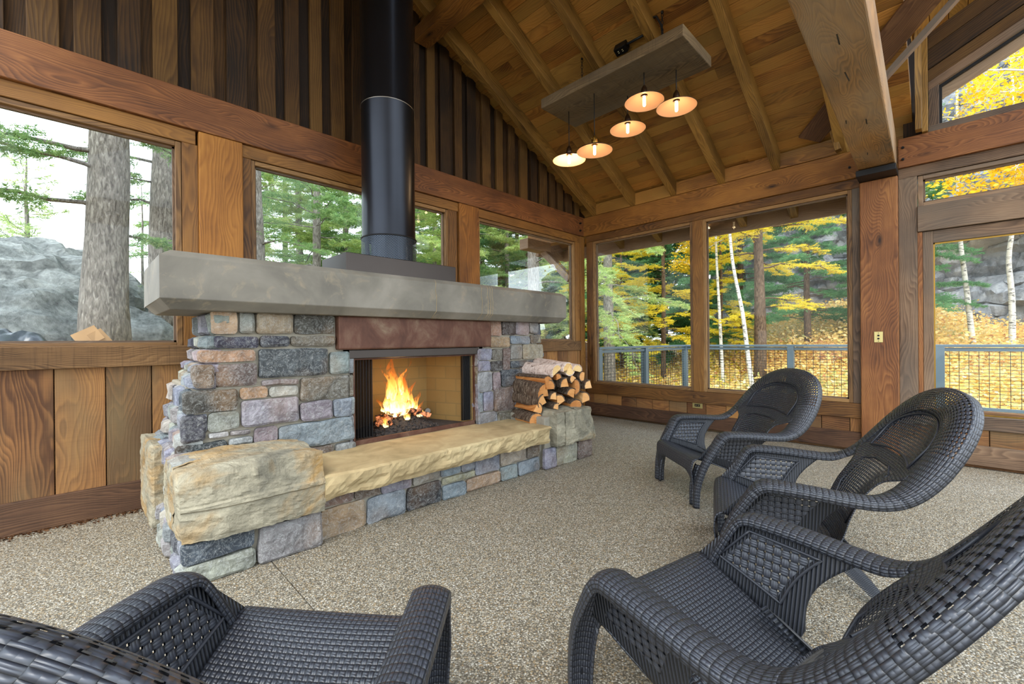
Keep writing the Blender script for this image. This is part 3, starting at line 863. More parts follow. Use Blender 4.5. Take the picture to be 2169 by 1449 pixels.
# ---------------------------------------------------------------- fireplace
PAL = {'Y': S('c2a873'), 'G': S('8b8d89'), 'T': S('a58f6d'), 'D': S('544a41'), 'S': S('474e58'), 'B': S('75644f'), 'O': S('a97f54'), 'L': S('7d8792'),
       'P': S('867b7b'), 'C': S('a9a59b'), 'K': S('363b42')}
for _k, _c in PAL.items():
    _g = 0.3 * _c[0] + 0.5 * _c[1] + 0.2 * _c[2]
    PAL[_k] = tuple(0.62 * x + 0.38 * _g for x in _c[:3]) + (1,)
def fbm(p, s, o=4):
    return noise.fractal(Vector(p) * s, 0.9, 2.1, o)
def stone(mb, O, U, V, N, u0, u1, v0, v1, d, col, wall=0.03, rough=1.0, step=0.014):
    """one rough-faced stone on the plane O + uU + vV, standing d proud along N"""
    sd = random.random() * 50
    nu = max(4, int((u1 - u0) / step)); nv = max(4, int((v1 - v0) / step))
    bulge = random.uniform(-0.004, 0.005); tiltu = random.uniform(-0.012, 0.012); tiltv = random.uniform(-0.010, 0.010)
    P = []
    er = min(0.013, 0.2 * min(u1 - u0, v1 - v0))
    for i in range(-1, nu + 2):
        row = []
        for j in range(-1, nv + 2):
            a = min(max(i, 0), nu) / nu; b = min(max(j, 0), nv) / nv
            u = u0 + (u1 - u0) * a; v = v0 + (v1 - v0) * b
            rim = (i in (-1, nu + 1)) or (j in (-1, nv + 1))
            e = min(a * (u1 - u0), (1 - a) * (u1 - u0), b * (v1 - v0), (1 - b) * (v1 - v0))
            k = min(1, e / er); k = 1 - (1 - k) ** 2
            jx = 0.010 * noise.noise(Vector((u * 9 + sd, v * 9, 1.0))) ; jz = 0.008 * noise.noise(Vector((u * 9, v * 9 + sd, 7.0)))
            # corners rounded off
            cu = min(a, 1 - a) * (u1 - u0); cv = min(b, 1 - b) * (v1 - v0)
            if cu < er and cv < er:
                q = (1 - cu / er) * (1 - cv / er) * er * 0.45
                u += q if a < 0.5 else -q; v += q if b < 0.5 else -q
            h = d * (0.45 + 0.55 * k) + rough * k * (0.011 * fbm((u + sd, v, sd), 6.0) + 0.0045 * fbm((u, v, sd), 24.0, 3)) + (bulge * 16 * a * (1 - a) * b * (1 - b)) + tiltu * (a - 0.5) + tiltv * (b - 0.5)
            if rim:
                h = -wall
            row.append(Vector(O) + Vector(U) * (u + jx) + Vector(V) * (v + jz) + Vector(N) * h)
        P.append(row)
    c = tuple(min(1, x * random.uniform(0.9, 1.1)) for x in col[:3]) + (1,)
    mb.surf(P, None, random.random(), c, sm=False)
def wall_rows(mb, O, U, V, N, W, zs, cols, dmin=0.02, dmax=0.045, lo=0.10, hi=0.28, uoff=lambda z: 0.0):
    """fill a face W(z) wide with irregular courses at heights zs"""
    for z0, z1 in zip(zs, zs[1:]):
        a, b = W((z0 + z1) / 2) if callable(W) else (0, W)
        u = a
        while u < b - 0.03:
            w = random.uniform(lo, hi)
            if b - (u + w) < lo * 0.7:
                w = b - u
            stone(mb, O, U, V, N, u + 0.004, u + w - 0.004, z0 + 0.004, z1 - 0.004, random.uniform(dmin, dmax), PAL[random.choice(cols)])
            u += w

random.seed(21)
FP = thing('fireplace', 'big rustic stone fireplace with a concrete mantel and black chimney pipe', 'fireplace', (1.96, 3.3, 0))
# mortar core
mb = MB()
mb.box(0.56, 1.36, 3.02, 3.6, 0.0, 1.335); mb.box(2.56, 3.36, 3.02, 3.6, 0.0, 1.335); mb.box(0.45, 0.58, 3.023, 3.9, 0.0, 0.9); mb.box(3.34, 3.47, 3.023, 3.9, 0.0, 0.9)
mb.box(1.30, 2.62, 3.02, 3.10, 1.075, 1.335); mb.box(1.30, 2.62, 3.62, 3.96, 0.0, 1.335)
mb.box(0.375, 0.93, 2.56, 3.9, 0.0, 0.46); mb.box(2.94, 3.54, 2.56, 3.9, 0.0, 0.46)
mb.box(0.9, 3.0, 2.60, 3.5, 0.0, 0.25)
obj_under(mb, 'mortar_core', 'mortar', FP, bevel=0.01)
# veneer
LP = [(0.528, 0.66, 1.205, 1.349, 'Y'), (0.669, 0.749, 1.205, 1.348, 'G'), (0.755, 0.974, 1.208, 1.345, 'T'), (0.983, 1.245, 1.21, 1.345, 'D'), (0.537, 0.777, 1.122, 1.196, 'S'), (0.781, 0.954, 1.126, 1.2, 'S'), (0.956, 1.248, 1.128, 1.2, 'B'), (0.462, 0.761, 1.04, 1.115, 'O'), (0.77, 1.193, 0.932, 1.118, 'S'), (1.2, 1.345, 0.931, 1.09, 'L'), (0.436, 0.541, 0.894, 1.032, 'B'), (0.549, 0.762, 0.894, 1.033, 'B'), (0.783, 1.003, 0.882, 0.924, 'P'), (1.012, 1.34, 0.765, 0.924, 'B'), (0.392, 0.66, 0.755, 0.887, 'D'), (0.669, 0.821, 0.812, 0.885, 'O'), (0.827, 1.003, 0.812, 0.876, 'C'), (0.672, 1.001, 0.64, 0.806, 'G'), (1.01, 1.224, 0.632, 0.76, 'P'), (1.23, 1.365, 0.63, 0.758, 'L'), (0.382, 0.502, 0.592, 0.748, 'S'), (0.508, 0.664, 0.64, 0.75, 'G'), (0.880, 1.375, 0.458, 0.625, 'L'), (0.507, 0.611, 0.602, 0.634, 'C'), (0.616, 0.73, 0.598, 0.632, 'P'), (0.61, 0.731, 0.545, 0.592, 'G'), (0.737, 0.873, 0.530, 0.632, 'P'), (0.62, 0.873, 0.44, 0.54, 'L'), (0.353, 0.604, 0.44, 0.587, 'K'), (0.9, 1.23, 0.33, 0.452, 'B'), (1.235, 1.392, 0.31, 0.452, 'L')]
HBs = [(0.992, 1.179, 0.178, 0.25, 'B'), (1.185, 1.353, 0.176, 0.25, 'B'), (1.357, 1.585, 0.168, 0.25, 'L'), (0.975, 1.258, 0.0, 0.174, 'O'), (1.264, 1.541, 0.0, 0.168, 'L'), (1.547, 1.83, 0.0, 0.162, 'K'), (1.592, 1.82, 0.168, 0.25, 'G'), (1.826, 2.006, 0.168, 0.25, 'L'), (1.836, 2.145, 0.11, 0.162, 'T'), (1.836, 2.054, 0.0, 0.105, 'L'), (2.06, 2.409, 0.0, 0.105, 'O'), (2.012, 2.146, 0.167, 0.25, 'L'), (2.151, 2.407, 0.11, 0.25, 'L'), (2.413, 2.722, 0.125, 0.25, 'T'), (2.415, 2.607, 0.0, 0.12, 'L'), (2.612, 2.9, 0.0, 0.12, 'L'), (2.729, 2.9, 0.125, 0.25, 'B')]
RPs = [(2.685, 2.838, 1.201, 1.345, 'O'), (2.845, 3.026, 1.205, 1.345, 'D'), (3.032, 3.213, 1.211, 1.345, 'G'), (3.219, 3.363, 1.225, 1.345, 'G'), (2.685, 2.945, 1.09, 1.193, 'O'), (2.952, 3.233, 1.12, 1.204, 'L'), (3.241, 3.40, 1.124, 1.218, 'B'), (2.53, 2.705, 0.98, 1.083, 'L'), (2.713, 2.846, 0.974, 1.08, 'B'), (2.853, 2.94, 0.862, 1.086, 'B'), (2.948, 3.118, 0.965, 1.113, 'P'), (3.127, 3.425, 0.965, 1.118, 'T'), (2.53, 2.693, 0.875, 0.973, 'L'), (2.701, 2.845, 0.869, 0.966, 'D'), (2.948, 3.284, 0.887, 0.958, 'S'), (2.53, 2.712, 0.689, 0.869, 'G'), (2.72, 2.818, 0.69, 0.861, 'P'), (2.826, 3.181, 0.718, 0.880, 'S'), (2.53, 2.591, 0.508, 0.684, 'L'), (2.597, 2.729, 0.508, 0.684, 'L'), (2.736, 3.004, 0.485, 0.710, 'B'), (2.53, 2.771, 0.33, 0.5, 'L'), (2.777, 2.953, 0.3, 0.477, 'B'), (2.958, 3.12, 0.29, 0.475, 'B'), (3.012, 3.178, 0.482, 0.71, 'G'), (3.189, 3.43, 0.699, 0.880, 'B'), (3.29, 3.45, 0.887, 0.958, 'G'), (3.186, 3.48, 0.482, 0.692, 'S')]
mb = MB()
X, Y_, Z = (1, 0, 0), (0, 1, 0), (0, 0, 1)
for (u0, u1, v0, v1, c) in LP:
    stone(mb, (0, 3.0, 0), X, Z, (0, -1, 0), u0 + 0.003, u1 - 0.003, v0 + 0.003, v1 - 0.003, random.uniform(0.0, 0.022), PAL[c])
for (u0, u1, v0, v1, c) in RPs:
    stone(mb, (0, 3.0, 0), X, Z, (0, -1, 0), u0 + 0.003, u1 - 0.003, v0 + 0.003, v1 - 0.003, random.uniform(-0.004, 0.014), PAL[c])
for (u0, u1, v0, v1, c) in HBs:
    stone(mb, (0, 2.585, 0), X, Z, (0, -1, 0), u0 + 0.003, u1 - 0.003, v0 + 0.002, v1 - 0.003, random.uniform(0.0, 0.015), PAL[c])
for (u0, u1, v0, v1, c) in [(0.319, 0.625, 0.108, 0.205, 'S'), (0.325, 0.627, 0.0, 0.102, 'G'), (0.640, 0.962, 0.0, 0.195, 'P'), (2.905, 3.06, 0.0, 0.185, 'L'), (3.066, 3.378, 0.0, 0.179, 'T'), (3.386, 3.62, 0.0, 0.182, 'B')]:
    stone(mb, (0, 2.53, 0), X, Z, (0, -1, 0), u0 + 0.003, u1 - 0.003, v0 + 0.002, v1 - 0.003, random.uniform(0.004, 0.02), PAL[c])
# jambs of the opening
for z0, z1, c in ((0.33, 0.47, 'L'), (0.475, 0.63, 'L'), (0.635, 0.76, 'L'), (0.765, 0.925, 'B'), (0.93, 1.06, 'L')):
    stone(mb, (1.375, 3.0, 0), (0, 1, 0), Z, (1, 0, 0), 0.0, 0.09, z0, z1, 0.0, PAL[c], wall=0.03)
    stone(mb, (2.525, 3.0, 0), (0, 1, 0), Z, (-1, 0, 0), 0.0, 0.09, z0, z1, 0.0, PAL[c], wall=0.03)
# battered side faces: each course steps out lower down, rough ends of the front stones
def side_x(z):
    return 0.30 if z < 0.19 else (0.325 if z < 0.55 else 0.36 + (z - 0.55) * 0.2)
zs = [0.0, 0.10, 0.20, 0.31, 0.42, 0.55, 0.64, 0.75, 0.885, 0.97, 1.035, 1.12, 1.2, 1.335]
cs = 'LLGCSLCGLTY'
for z0, z1 in zip(zs, zs[1:]):
    zm = (z0 + z1) / 2
    yfront = 2.535 if zm < 0.2 else (2.62 if zm < 0.50 else 3.0)
    if zm > 0.2 and zm < 0.5:
        yfront = 2.76
    yback = 3.95 - max(0, zm - 0.9) * 0.75
    for sgn in (-1, 1):
        y = yfront
        while y < yback - 0.02:
            w = random.uniform(0.07, 0.20)
            if yback - (y + w) < 0.08: w = yback - y
            back = 0.06 * max(0.0, (y - 3.1)) * (1 if zm > 0.9 else 0.4)
            if sgn < 0:
                O = (side_x(zm) + 0.055 + back, 0, 0)
            else:
                O = (3.92 - side_x(zm) - 0.055 - back, 0, 0)
            stone(mb, O, (0, 1, 0), Z, (sgn, 0, 0), y + 0.003, y + w - 0.003, z0 + 0.003, z1 - 0.002, random.uniform(0.025, 0.065), PAL[random.choice(cs)], wall=0.06)
            y += w
obj_under(mb, 'stone_veneer', 'stone', FP)
# big yellow wing boulders
def boulder(name, x0, x1, y0, y1, z0, z1, amp, seed, nx=60, ny=30, nz=34, top_drop=0.0, label=None, facet=None):
    mb = MB()
    def P(a, b, c):
        x = x0 + (x1 - x0) * a; y = y0 + (y1 - y0) * b; z = z0 + (z1 - z0) * c
        # rounded edges and a chipped surface
        e = [min(t, 1 - t) for t in (a, b, c)]
        d = Vector(((a - 0.5) * 2, (b - 0.5) * 2, (c - 0.5) * 2))
        cen = Vector(((x0 + x1) / 2, (y0 + y1) / 2, (z0 + z1) / 2))
        p = Vector((x, y, z))
        q = sum(1 for t in d if abs(t) > 0.9)
        k = sum(max(0, abs(t) - 0.8) / 0.2 for t in d) - 1
        if k > 0:
            p -= Vector((d.x, d.y, d.z)) * 0.007 * min(1, k)
        n_ = fbm((x + seed, y, z), 3.5) * amp + noise.ridged_multi_fractal(Vector((x * 7, y * 7 + seed, z * 14)), 0.9, 2.1, 5, 1.0, 2.0) * amp * 0.45 + fbm((x, y + seed, z), 30.0) * amp * 0.3
        dn = d.normalized()
        mx = max(abs(t) for t in d)
        ax_ = Vector([t if abs(t) > mx - 0.02 else 0 for t in d]).normalized()
        p += ax_ * n_
        if facet: p = facet(p, a, b, c)
        return p
    def face(fn, n1, n2, flip=False):
        G = [[fn(i / n1, j / n2) for j in range(n2 + 1)] for i in range(n1 + 1)]
        if flip: G = G[::-1]
        mb.surf(G, None, 0.5, sm=False)
    face(lambda a, c: P(a, 0, c), nx, nz, True); face(lambda a, c: P(a, 1, c), nx, nz)
    face(lambda b, c: P(0, b, c), ny, nz); face(lambda b, c: P(1, b, c), ny, nz, True)
    face(lambda a, b: P(a, b, 1), nx, ny, True); face(lambda a, b: P(a, b, 0), nx, ny)
    o = obj_under(mb, name, 'boulder', FP)
    if label: o['label'] = label
    return o
def fL(p, a, b, c):
    if c > 0.5: p.z -= max(0, 0.30 - a) * 0.05
    if b < 0.5 and a < 0.28: p.y += (0.28 - a) * 0.16
    if b < 0.5: p.y += 0.03 * max(0, c - 0.55) - (0.012 if 0.47 < c < 0.53 else 0)
    return p
boulder('boulder', 0.315, 0.962, 2.475, 3.0, 0.205, 0.545, 0.013, 3.1, label='large yellow stained boulder of the near wing', facet=fL)
boulder('boulder', 3.015, 3.14, 2.48, 3.0, 0.19, 0.50, 0.012, 8.1, nx=20, label='pale upright boulder beside the hearth slab')
boulder('boulder', 3.145, 3.60, 2.48, 3.0, 0.19, 0.50, 0.016, 12.7, nx=50, label='yellow boulder under the firewood', facet=lambda p, a, b, c: Vector((p.x - (0.05 * c if a > 0.5 else 0), p.y, p.z)))
boulder('boulder', 0.285, 0.37, 3.35, 3.93, 0.05, 0.53, 0.014, 17.7, nx=6, ny=16, label='yellow boulder at the back against the wood wall')
# hearth slab with a chiselled front edge
mb = MB()
x0, x1 = 0.962, 2.905; nx = 80; rows = []
def hy(x, k):       # front profile, k 0 bottom .. 1 top
    base = 2.455 - 0.0 * x
    return base + 0.035 * (1 - k) ** 2 + 0.022 * fbm((x * 1.0, k * 0.3, 3.0), 5.0) + 0.016 * noise.noise(Vector((x * 16, k * 2.5, 1))) * math.sin(math.pi * min(1, k + 0.15)) + 0.01 * fbm((x, k, 9.0), 18.0, 3)
for i in range(nx + 1):
    x = x0 + (x1 - x0) * i / nx
    zt = 0.402 + 0.004 * noise.noise(Vector((x * 5, 0, 0))); zb = 0.255 + 0.012 * noise.noise(Vector((x * 4, 5, 0)))
    col_ = [Vector((x, 3.1, zt)), Vector((x, 2.9, zt)), Vector((x, 2.66, zt)), Vector((x, hy(x, 1) + 0.02, zt - 0.002))]
    for j in range(7):
        k = 1 - j / 6
        col_.append(Vector((x, hy(x, k), zb + (zt - 0.012 - zb) * k)))
    col_ += [Vector((x, 2.62, zb)), Vector((x, 3.0, zb))]
    rows.append(col_)
mb.surf(rows[::-1], lambda i, j: (i * 0.02, j * 0.02), 0.5, sm=False)
n0 = len(rows[0])
mb.face(list(range(n0)), [(0, 0)] * n0); mb.face(list(range(nx * n0, (nx + 1) * n0))[::-1], [(0, 0)] * n0)
obj_under(mb, 'hearth_slab', 'sandstone', FP)
# concrete mantel with chamfered edges, and its hairline joints
def chamf(mb, x0, x1, y0, y1, z0, z1, cb, ct, ce):
    prof = [(y0, z0 + cb), (y0 + cb, z0), (y1 - ce, z0), (y1, z0 + ce), (y1, z1 - ce), (y1 - ce, z1), (y0 + ct, z1), (y0, z1 - ct)]
    secs = []
    for x, ins in ((x0, ce), (x0 + ce, 0), (x1 - ce, 0), (x1, ce)):
        row = []
        for (y, z) in prof:
            cy = (y0 + y1) / 2; cz = (z0 + z1) / 2
            yy = y; zz = z
            if ins:
                if z < z0 + cb * 0.5: zz = z0 + cb
                if z > z1 - 0.001: zz = z1 - ct
                if y < y0 + 0.001: yy = y0 + 0.0
                if y0 + 0.001 < y < y0 + cb + 0.001: yy = y0
            row.append(Vector((x, yy, zz)))
        secs.append(row)
    mb.surf(secs, lambda i, j: (i, j * 0.1), 0.5, sm=False, closed=True)
    mb.face(list(range(8)), [(0, 0)] * 8); mb.face(list(range(24, 32))[::-1], [(0, 0)] * 8)
mb = MB(); chamf(mb, 0.283, 3.637, 2.85, 3.62, 1.336, 1.648, 0.055, 0.034, 0.05)
mo = obj_under(mb, 'mantel', 'concrete', FP, bevel=0.004)
mb = MB()
for i, xx in enumerate((1.985, 2.46, 2.53, 2.56, 2.585)):
    pts = [(xx + 0.012, 2.886, 1.6475), (xx, 2.849, 1.614), (xx - 0.006, 2.849, 1.56), (xx + 0.006, 2.849, 1.50), (xx + 0.003, 2.849, 1.44), (xx + 0.002, 2.849, 1.392), (xx - 0.01, 2.903, 1.337)]
    mb = MB(); mb.tube(pts, 0.0016, 5); obj_under(mb, 'joint_line', 'sandstone', FP)
# rusted steel lintel
mb = MB(); mb.box(1.255, 2.672, 2.962, 3.05, 1.10, 1.338)
obj_under(mb, 'lintel', 'rust', FP, bevel=0.012)
mb = MB(); mb.box(1.345, 2.545, 3.0, 3.06, 1.035, 1.098)
obj_under(mb, 'lintel_strip', 'steelbox', FP, bevel=0.004)
# firebox
mb = MB()
def quad(mb, p, uv, r=0.5, m=0):
    b = len(mb.v); mb.v += [Vector(q) for q in p]; mb.face([b, b + 1, b + 2, b + 3], uv, r, m=m)
zf, zt_ = 0.415, 1.15
fl, fr_, bl, brr = 1.40, 2.53, 1.58, 2.36; yf, yb = 3.06, 3.56
def q2(a, b): 
    L = math.dist(a, b)
    quad(mb, [(a[0], a[1], zf), (b[0], b[1], zf), (b[0], b[1], zt_), (a[0], a[1], zt_)], [(0, zf), (L, zf), (L, zt_), (0, zt_)])
q2((fl, yf), (bl, yb)); q2((bl, yb), (brr, yb)); q2((brr, yb), (fr_, yf))
obj_under(mb, 'firebox_brick', 'firebrick', FP, solid=0.02)
mb = MB(); mb.box(fl, fr_, yf - 0.0, yb + 0.03, 0.39, 0.415); obj_under(mb, 'firebox_floor', 'ash', FP)
mb = MB(); mb.box(fl, fr_, yf + 0.06, yb + 0.03, 1.15, 1.17); obj_under(mb, 'firebox_top', 'blackiron', FP)
mb = MB()
mb.box(1.385, 1.40, 3.03, 3.07, 0.402, 1.04); mb.box(2.52, 2.535, 3.03, 3.07, 0.402, 1.04); mb.box(1.385, 2.535, 3.03, 3.05, 0.402, 0.437); mb.box(1.385, 2.535, 3.04, 3.06, 1.022, 1.04)
obj_under(mb, 'firebox_frame', 'rust', FP, bevel=0.002)
for (xa, xb) in ((1.40, 1.56), (2.415, 2.52)):
    mb = MB(); rows = []; nfold = 60
    for i in range(nfold + 1):
        u = i / nfold; x = xa + (xb - xa) * u; y = 3.085 + 0.016 * math.sin(u * 2 * math.pi * 7)
        rows.append([Vector((x, y, 0.44)), Vector((x, y, 1.03))])
    mb.surf(rows, lambda i, j: (i * 0.006, j * 0.59), sm=True)
    obj_under(mb, 'chain_screen', 'chain', FP)
mb = MB(); mb.tube([(1.40, 3.085, 1.035), (2.52, 3.085, 1.035)], 0.006, 8); obj_under(mb, 'screen_rod', 'blackiron', FP)
# gas valve and gauge in the firebox
mb = MB(); mb.tube([(2.235, 3.45, 0.42), (2.235, 3.45, 0.50)], [0.016, 0.014], 10); mb.tube([(2.235, 3.45, 0.50), (2.235, 3.45, 0.525)], 0.006, 8)
obj_under(mb, 'gas_valve', 'chrome', FP)
mb = MB(); mb.tube([(2.315, 3.49, 0.50), (2.305, 3.46, 0.50)], 0.026, 18); mb.tube([(2.315, 3.5, 0.42), (2.315, 3.48, 0.49)], 0.006, 8)
obj_under(mb, 'pressure_gauge', 'chrome', FP)
# chimney: box, open metal collar, black pipe with its seam
mb = MB(); mb.box(1.44, 2.49, 3.25, 3.72, 1.649, 1.848)
obj_under(mb, 'chimney_box', 'steelbox', FP, bevel=0.004)
PC = (1.935, 3.485)
mb = MB(); mb.lathe([(0.228, 2.05), (0.226, 2.4), (0.226, 3.195), (0.2275, 3.2), (0.226, 3.205), (0.226, 5.4)], 64, (PC[0], PC[1], 0)); 
obj_under(mb, 'flue_pipe', 'steel', FP)
mb = MB(); mb.lathe([(0.2285, 3.193), (0.2305, 3.1965), (0.2285, 3.2)], 64, (PC[0], PC[1], 0)); obj_under(mb, 'pipe_seam', 'chrome', FP)
mb = MB(); mb.lathe([(0.234, 1.849), (0.234, 2.05)], 64, (PC[0], PC[1], 0)); obj_under(mb, 'vent_collar', 'expanded', FP)
mb = MB(); mb.lathe([(0.228, 2.043), (0.239, 2.045), (0.239, 2.056), (0.228, 2.058)], 64, (PC[0], PC[1], 0)); obj_under(mb, 'collar_ring', 'blackiron', FP)
mb = MB(); mb.lathe([(0.15, 1.849), (0.15, 2.3)], 32, (PC[0], PC[1], 0))
for k in range(8):
    a = k * math.pi / 4; mb.obox((PC[0] + 0.2 * math.cos(a), PC[1] + 0.2 * math.sin(a), 1.95), ((math.cos(a), math.sin(a), 0), (-math.sin(a), math.cos(a), 0), (0, 0, 1)), (0.004, 0.022, 0.1))
obj_under(mb, 'inner_flue', 'blackiron', FP)

# fire: ash bed, burning splits, flames
random.seed(5)
mb = MB(); rows = []
for i in range(25):
    row = []
    for j in range(15):
        a = i / 24; b = j / 14; x = 1.60 + 0.62 * a; y = 3.14 + 0.36 * b
        h = 0.10 * math.sin(math.pi * a) ** 0.8 * math.sin(math.pi * b) ** 0.7 + 0.03 * noise.noise(Vector((x * 30, y * 30, 0))) * math.sin(math.pi * a) * math.sin(math.pi * b)
        row.append(Vector((x, y, 0.414 + h)))
    rows.append(row)
mb.surf(rows, sm=False)
for k in range(220):
    a = random.random(); x = random.uniform(1.62, 2.2); y = random.uniform(3.13, 3.45); q = random.uniform(0.006, 0.014)
    h = 0.10 * math.sin(math.pi * (x - 1.6) / 0.62) ** 0.8 * math.sin(math.pi * min(1, (y - 3.14) / 0.36 if y > 3.14 else 0)) ** 0.7
    ax1 = Vector((random.gauss(0, 1), random.gauss(0, 1), random.gauss(0, 1))).normalized(); ax2 = ax1.orthogonal().normalized()
    mb.obox((x, y, 0.42 + h), (ax1, ax2, ax1.cross(ax2)), (q, q * 0.8, q * 0.7))
tag(mb.build('ash_bed', 'ash'), 'heap of grey ash and cinders under the burning wood', 'ash', kind='stuff')
BL = [((1.66, 3.18, 0.50), (2.02, 3.36, 0.60), 'charred split leaning left to right across the fire'),
      ((2.15, 3.2, 0.50), (1.84, 3.36, 0.64), 'glowing split sloping down towards the gas valve'),
      ((1.72, 3.34, 0.52), (2.08, 3.22, 0.575), 'thin burning split lying across the front of the ash'),
      ((2.12, 3.36, 0.50), (1.95, 3.26, 0.66), 'short burning split standing up at the right of the fire'),
      ((1.74, 3.16, 0.50), (1.86, 3.40, 0.62), 'charred split at the left foot of the flames')]
for a, b, lb in BL:
    mb = MB(); a = Vector(a); b = Vector(b); N_ = 9
    mb.tube([a.lerp(b, i / N_) + Vector((0, 0, 0.008 * math.sin(i * 1.3))) for i in range(N_ + 1)], [0.03 * (0.7 + 0.3 * math.sin(i * 2 + 1)) for i in range(N_ + 1)], 7, sm=False, wob=0.4)
    tag(mb.build('burning_log', 'ember'), lb, 'burning log', 'burning logs in the fireplace')
fire = thing('fire', 'orange and yellow flames rising from the wood inside the firebox', 'fire', (1.9, 3.28, 0.55))
FL = [  # base x, y, z, height, width, lean, wave
    (1.88, 3.28, 0.56, 0.42, 0.075, -0.05, 0.030), (1.84, 3.27, 0.56, 0.36, 0.065, -0.04, 0.035), (1.92, 3.29, 0.56, 0.28, 0.09, 0.04, 0.02),
    (1.87, 3.26, 0.53, 0.20, 0.13, 0.0, 0.012), (1.98, 3.27, 0.56, 0.22, 0.06, 0.05, 0.025), (2.03, 3.27, 0.55, 0.15, 0.05, 0.06, 0.02),
    (1.80, 3.27, 0.58, 0.24, 0.05, -0.02, 0.03), (1.76, 3.25, 0.58, 0.10, 0.05, -0.07, 0.02), (2.08, 3.25, 0.50, 0.12, 0.04, 0.03, 0.015),
    (1.93, 3.20, 0.50, 0.09, 0.035, 0.01, 0.01), (1.72, 3.17, 0.47, 0.10, 0.03, -0.06, 0.02), (1.85, 3.30, 0.66, 0.32, 0.040, -0.03, 0.05),
    (1.93, 3.30, 0.70, 0.26, 0.026, 0.07, 0.05), (1.90, 3.25, 0.55, 0.32, 0.06, 0.01, 0.04), (1.80, 3.28, 0.68, 0.26, 0.022, -0.03, 0.04), (1.96, 3.3, 0.60, 0.26, 0.045, 0.02, 0.03)]
for k, (x, y, z, h, w, ln, wv) in enumerate(FL):
    h *= 1.15; w *= 1.05
    mb = MB(); N_ = 18; rows = []
    for i in range(N_ + 1):
        v = i / N_
        rad = w * (math.sin(math.pi * min(1.0, 0.06 + 0.94 * v) ** 0.7) ** 0.9) * (1 - 0.55 * v) + 0.001
        cx_ = x + ln * v * v + wv * math.sin(v * 7 + k * 1.7) * v; cy_ = y + wv * 0.6 * math.cos(v * 6 + k) * v
        rows.append([Vector((cx_ + rad * math.cos(t2) * (1 + 0.25 * noise.noise(Vector((math.cos(t2), v * 5, k)))), cy_ + 0.55 * rad * math.sin(t2), z + h * v)) for t2 in [2 * math.pi * q / 14 for q in range(14)]])
    mb.surf(rows, lambda i, j: (j / 14, i / 18), closed=True)
    obj_under(mb, 'flame', 'flame', fire)
pl = bpy.data.lights.new('fire_light', 'POINT'); pl.energy = 1.6; pl.color = (1.0, 0.55, 0.22); pl.shadow_soft_size = 0.08
plo = bpy.data.objects.new('fire_light', pl); COL.objects.link(plo); plo.location = (1.9, 3.24, 0.78); under(plo, fire)

# ---------------------------------------------------------------- firewood
def wedge_section(kind, r, rot):
    """outline points and which edges carry bark"""
    pts = []; bk = []
    if kind == 'half':
        a0, a1 = 0, math.pi
    elif kind == 'quarter':
        a0, a1 = math.radians(35), math.radians(145)
    elif kind == 'slab':
        a0, a1 = math.radians(20), math.radians(160)
    else:
        a0, a1 = 0, 2 * math.pi
    n_ = 12
    for i in range(n_ + 1):
        a = a0 + (a1 - a0) * i / n_
        pts.append(Vector((math.cos(a), math.sin(a))) * r); bk.append(1 if i < n_ else 0)
    if kind == 'quarter':
        pts.append(Vector((0.1 * r, -0.55 * r))); bk.append(0)
    elif kind == 'slab':
        pts.append(Vector((-0.85 * r, -0.25 * r))); bk.append(0); pts.append(Vector((0.80 * r, -0.3 * r))); bk.append(0)
    elif kind == 'round':
        pts = pts[:-1]; bk = bk[:-1]
    cen = sum(pts, Vector((0, 0))) / len(pts)
    pts = [p - cen for p in pts]
    c, s_ = math.cos(rot), math.sin(rot)
    return [Vector((p.x * c - p.y * s_, p.x * s_ + p.y * c)) for p in pts], bk
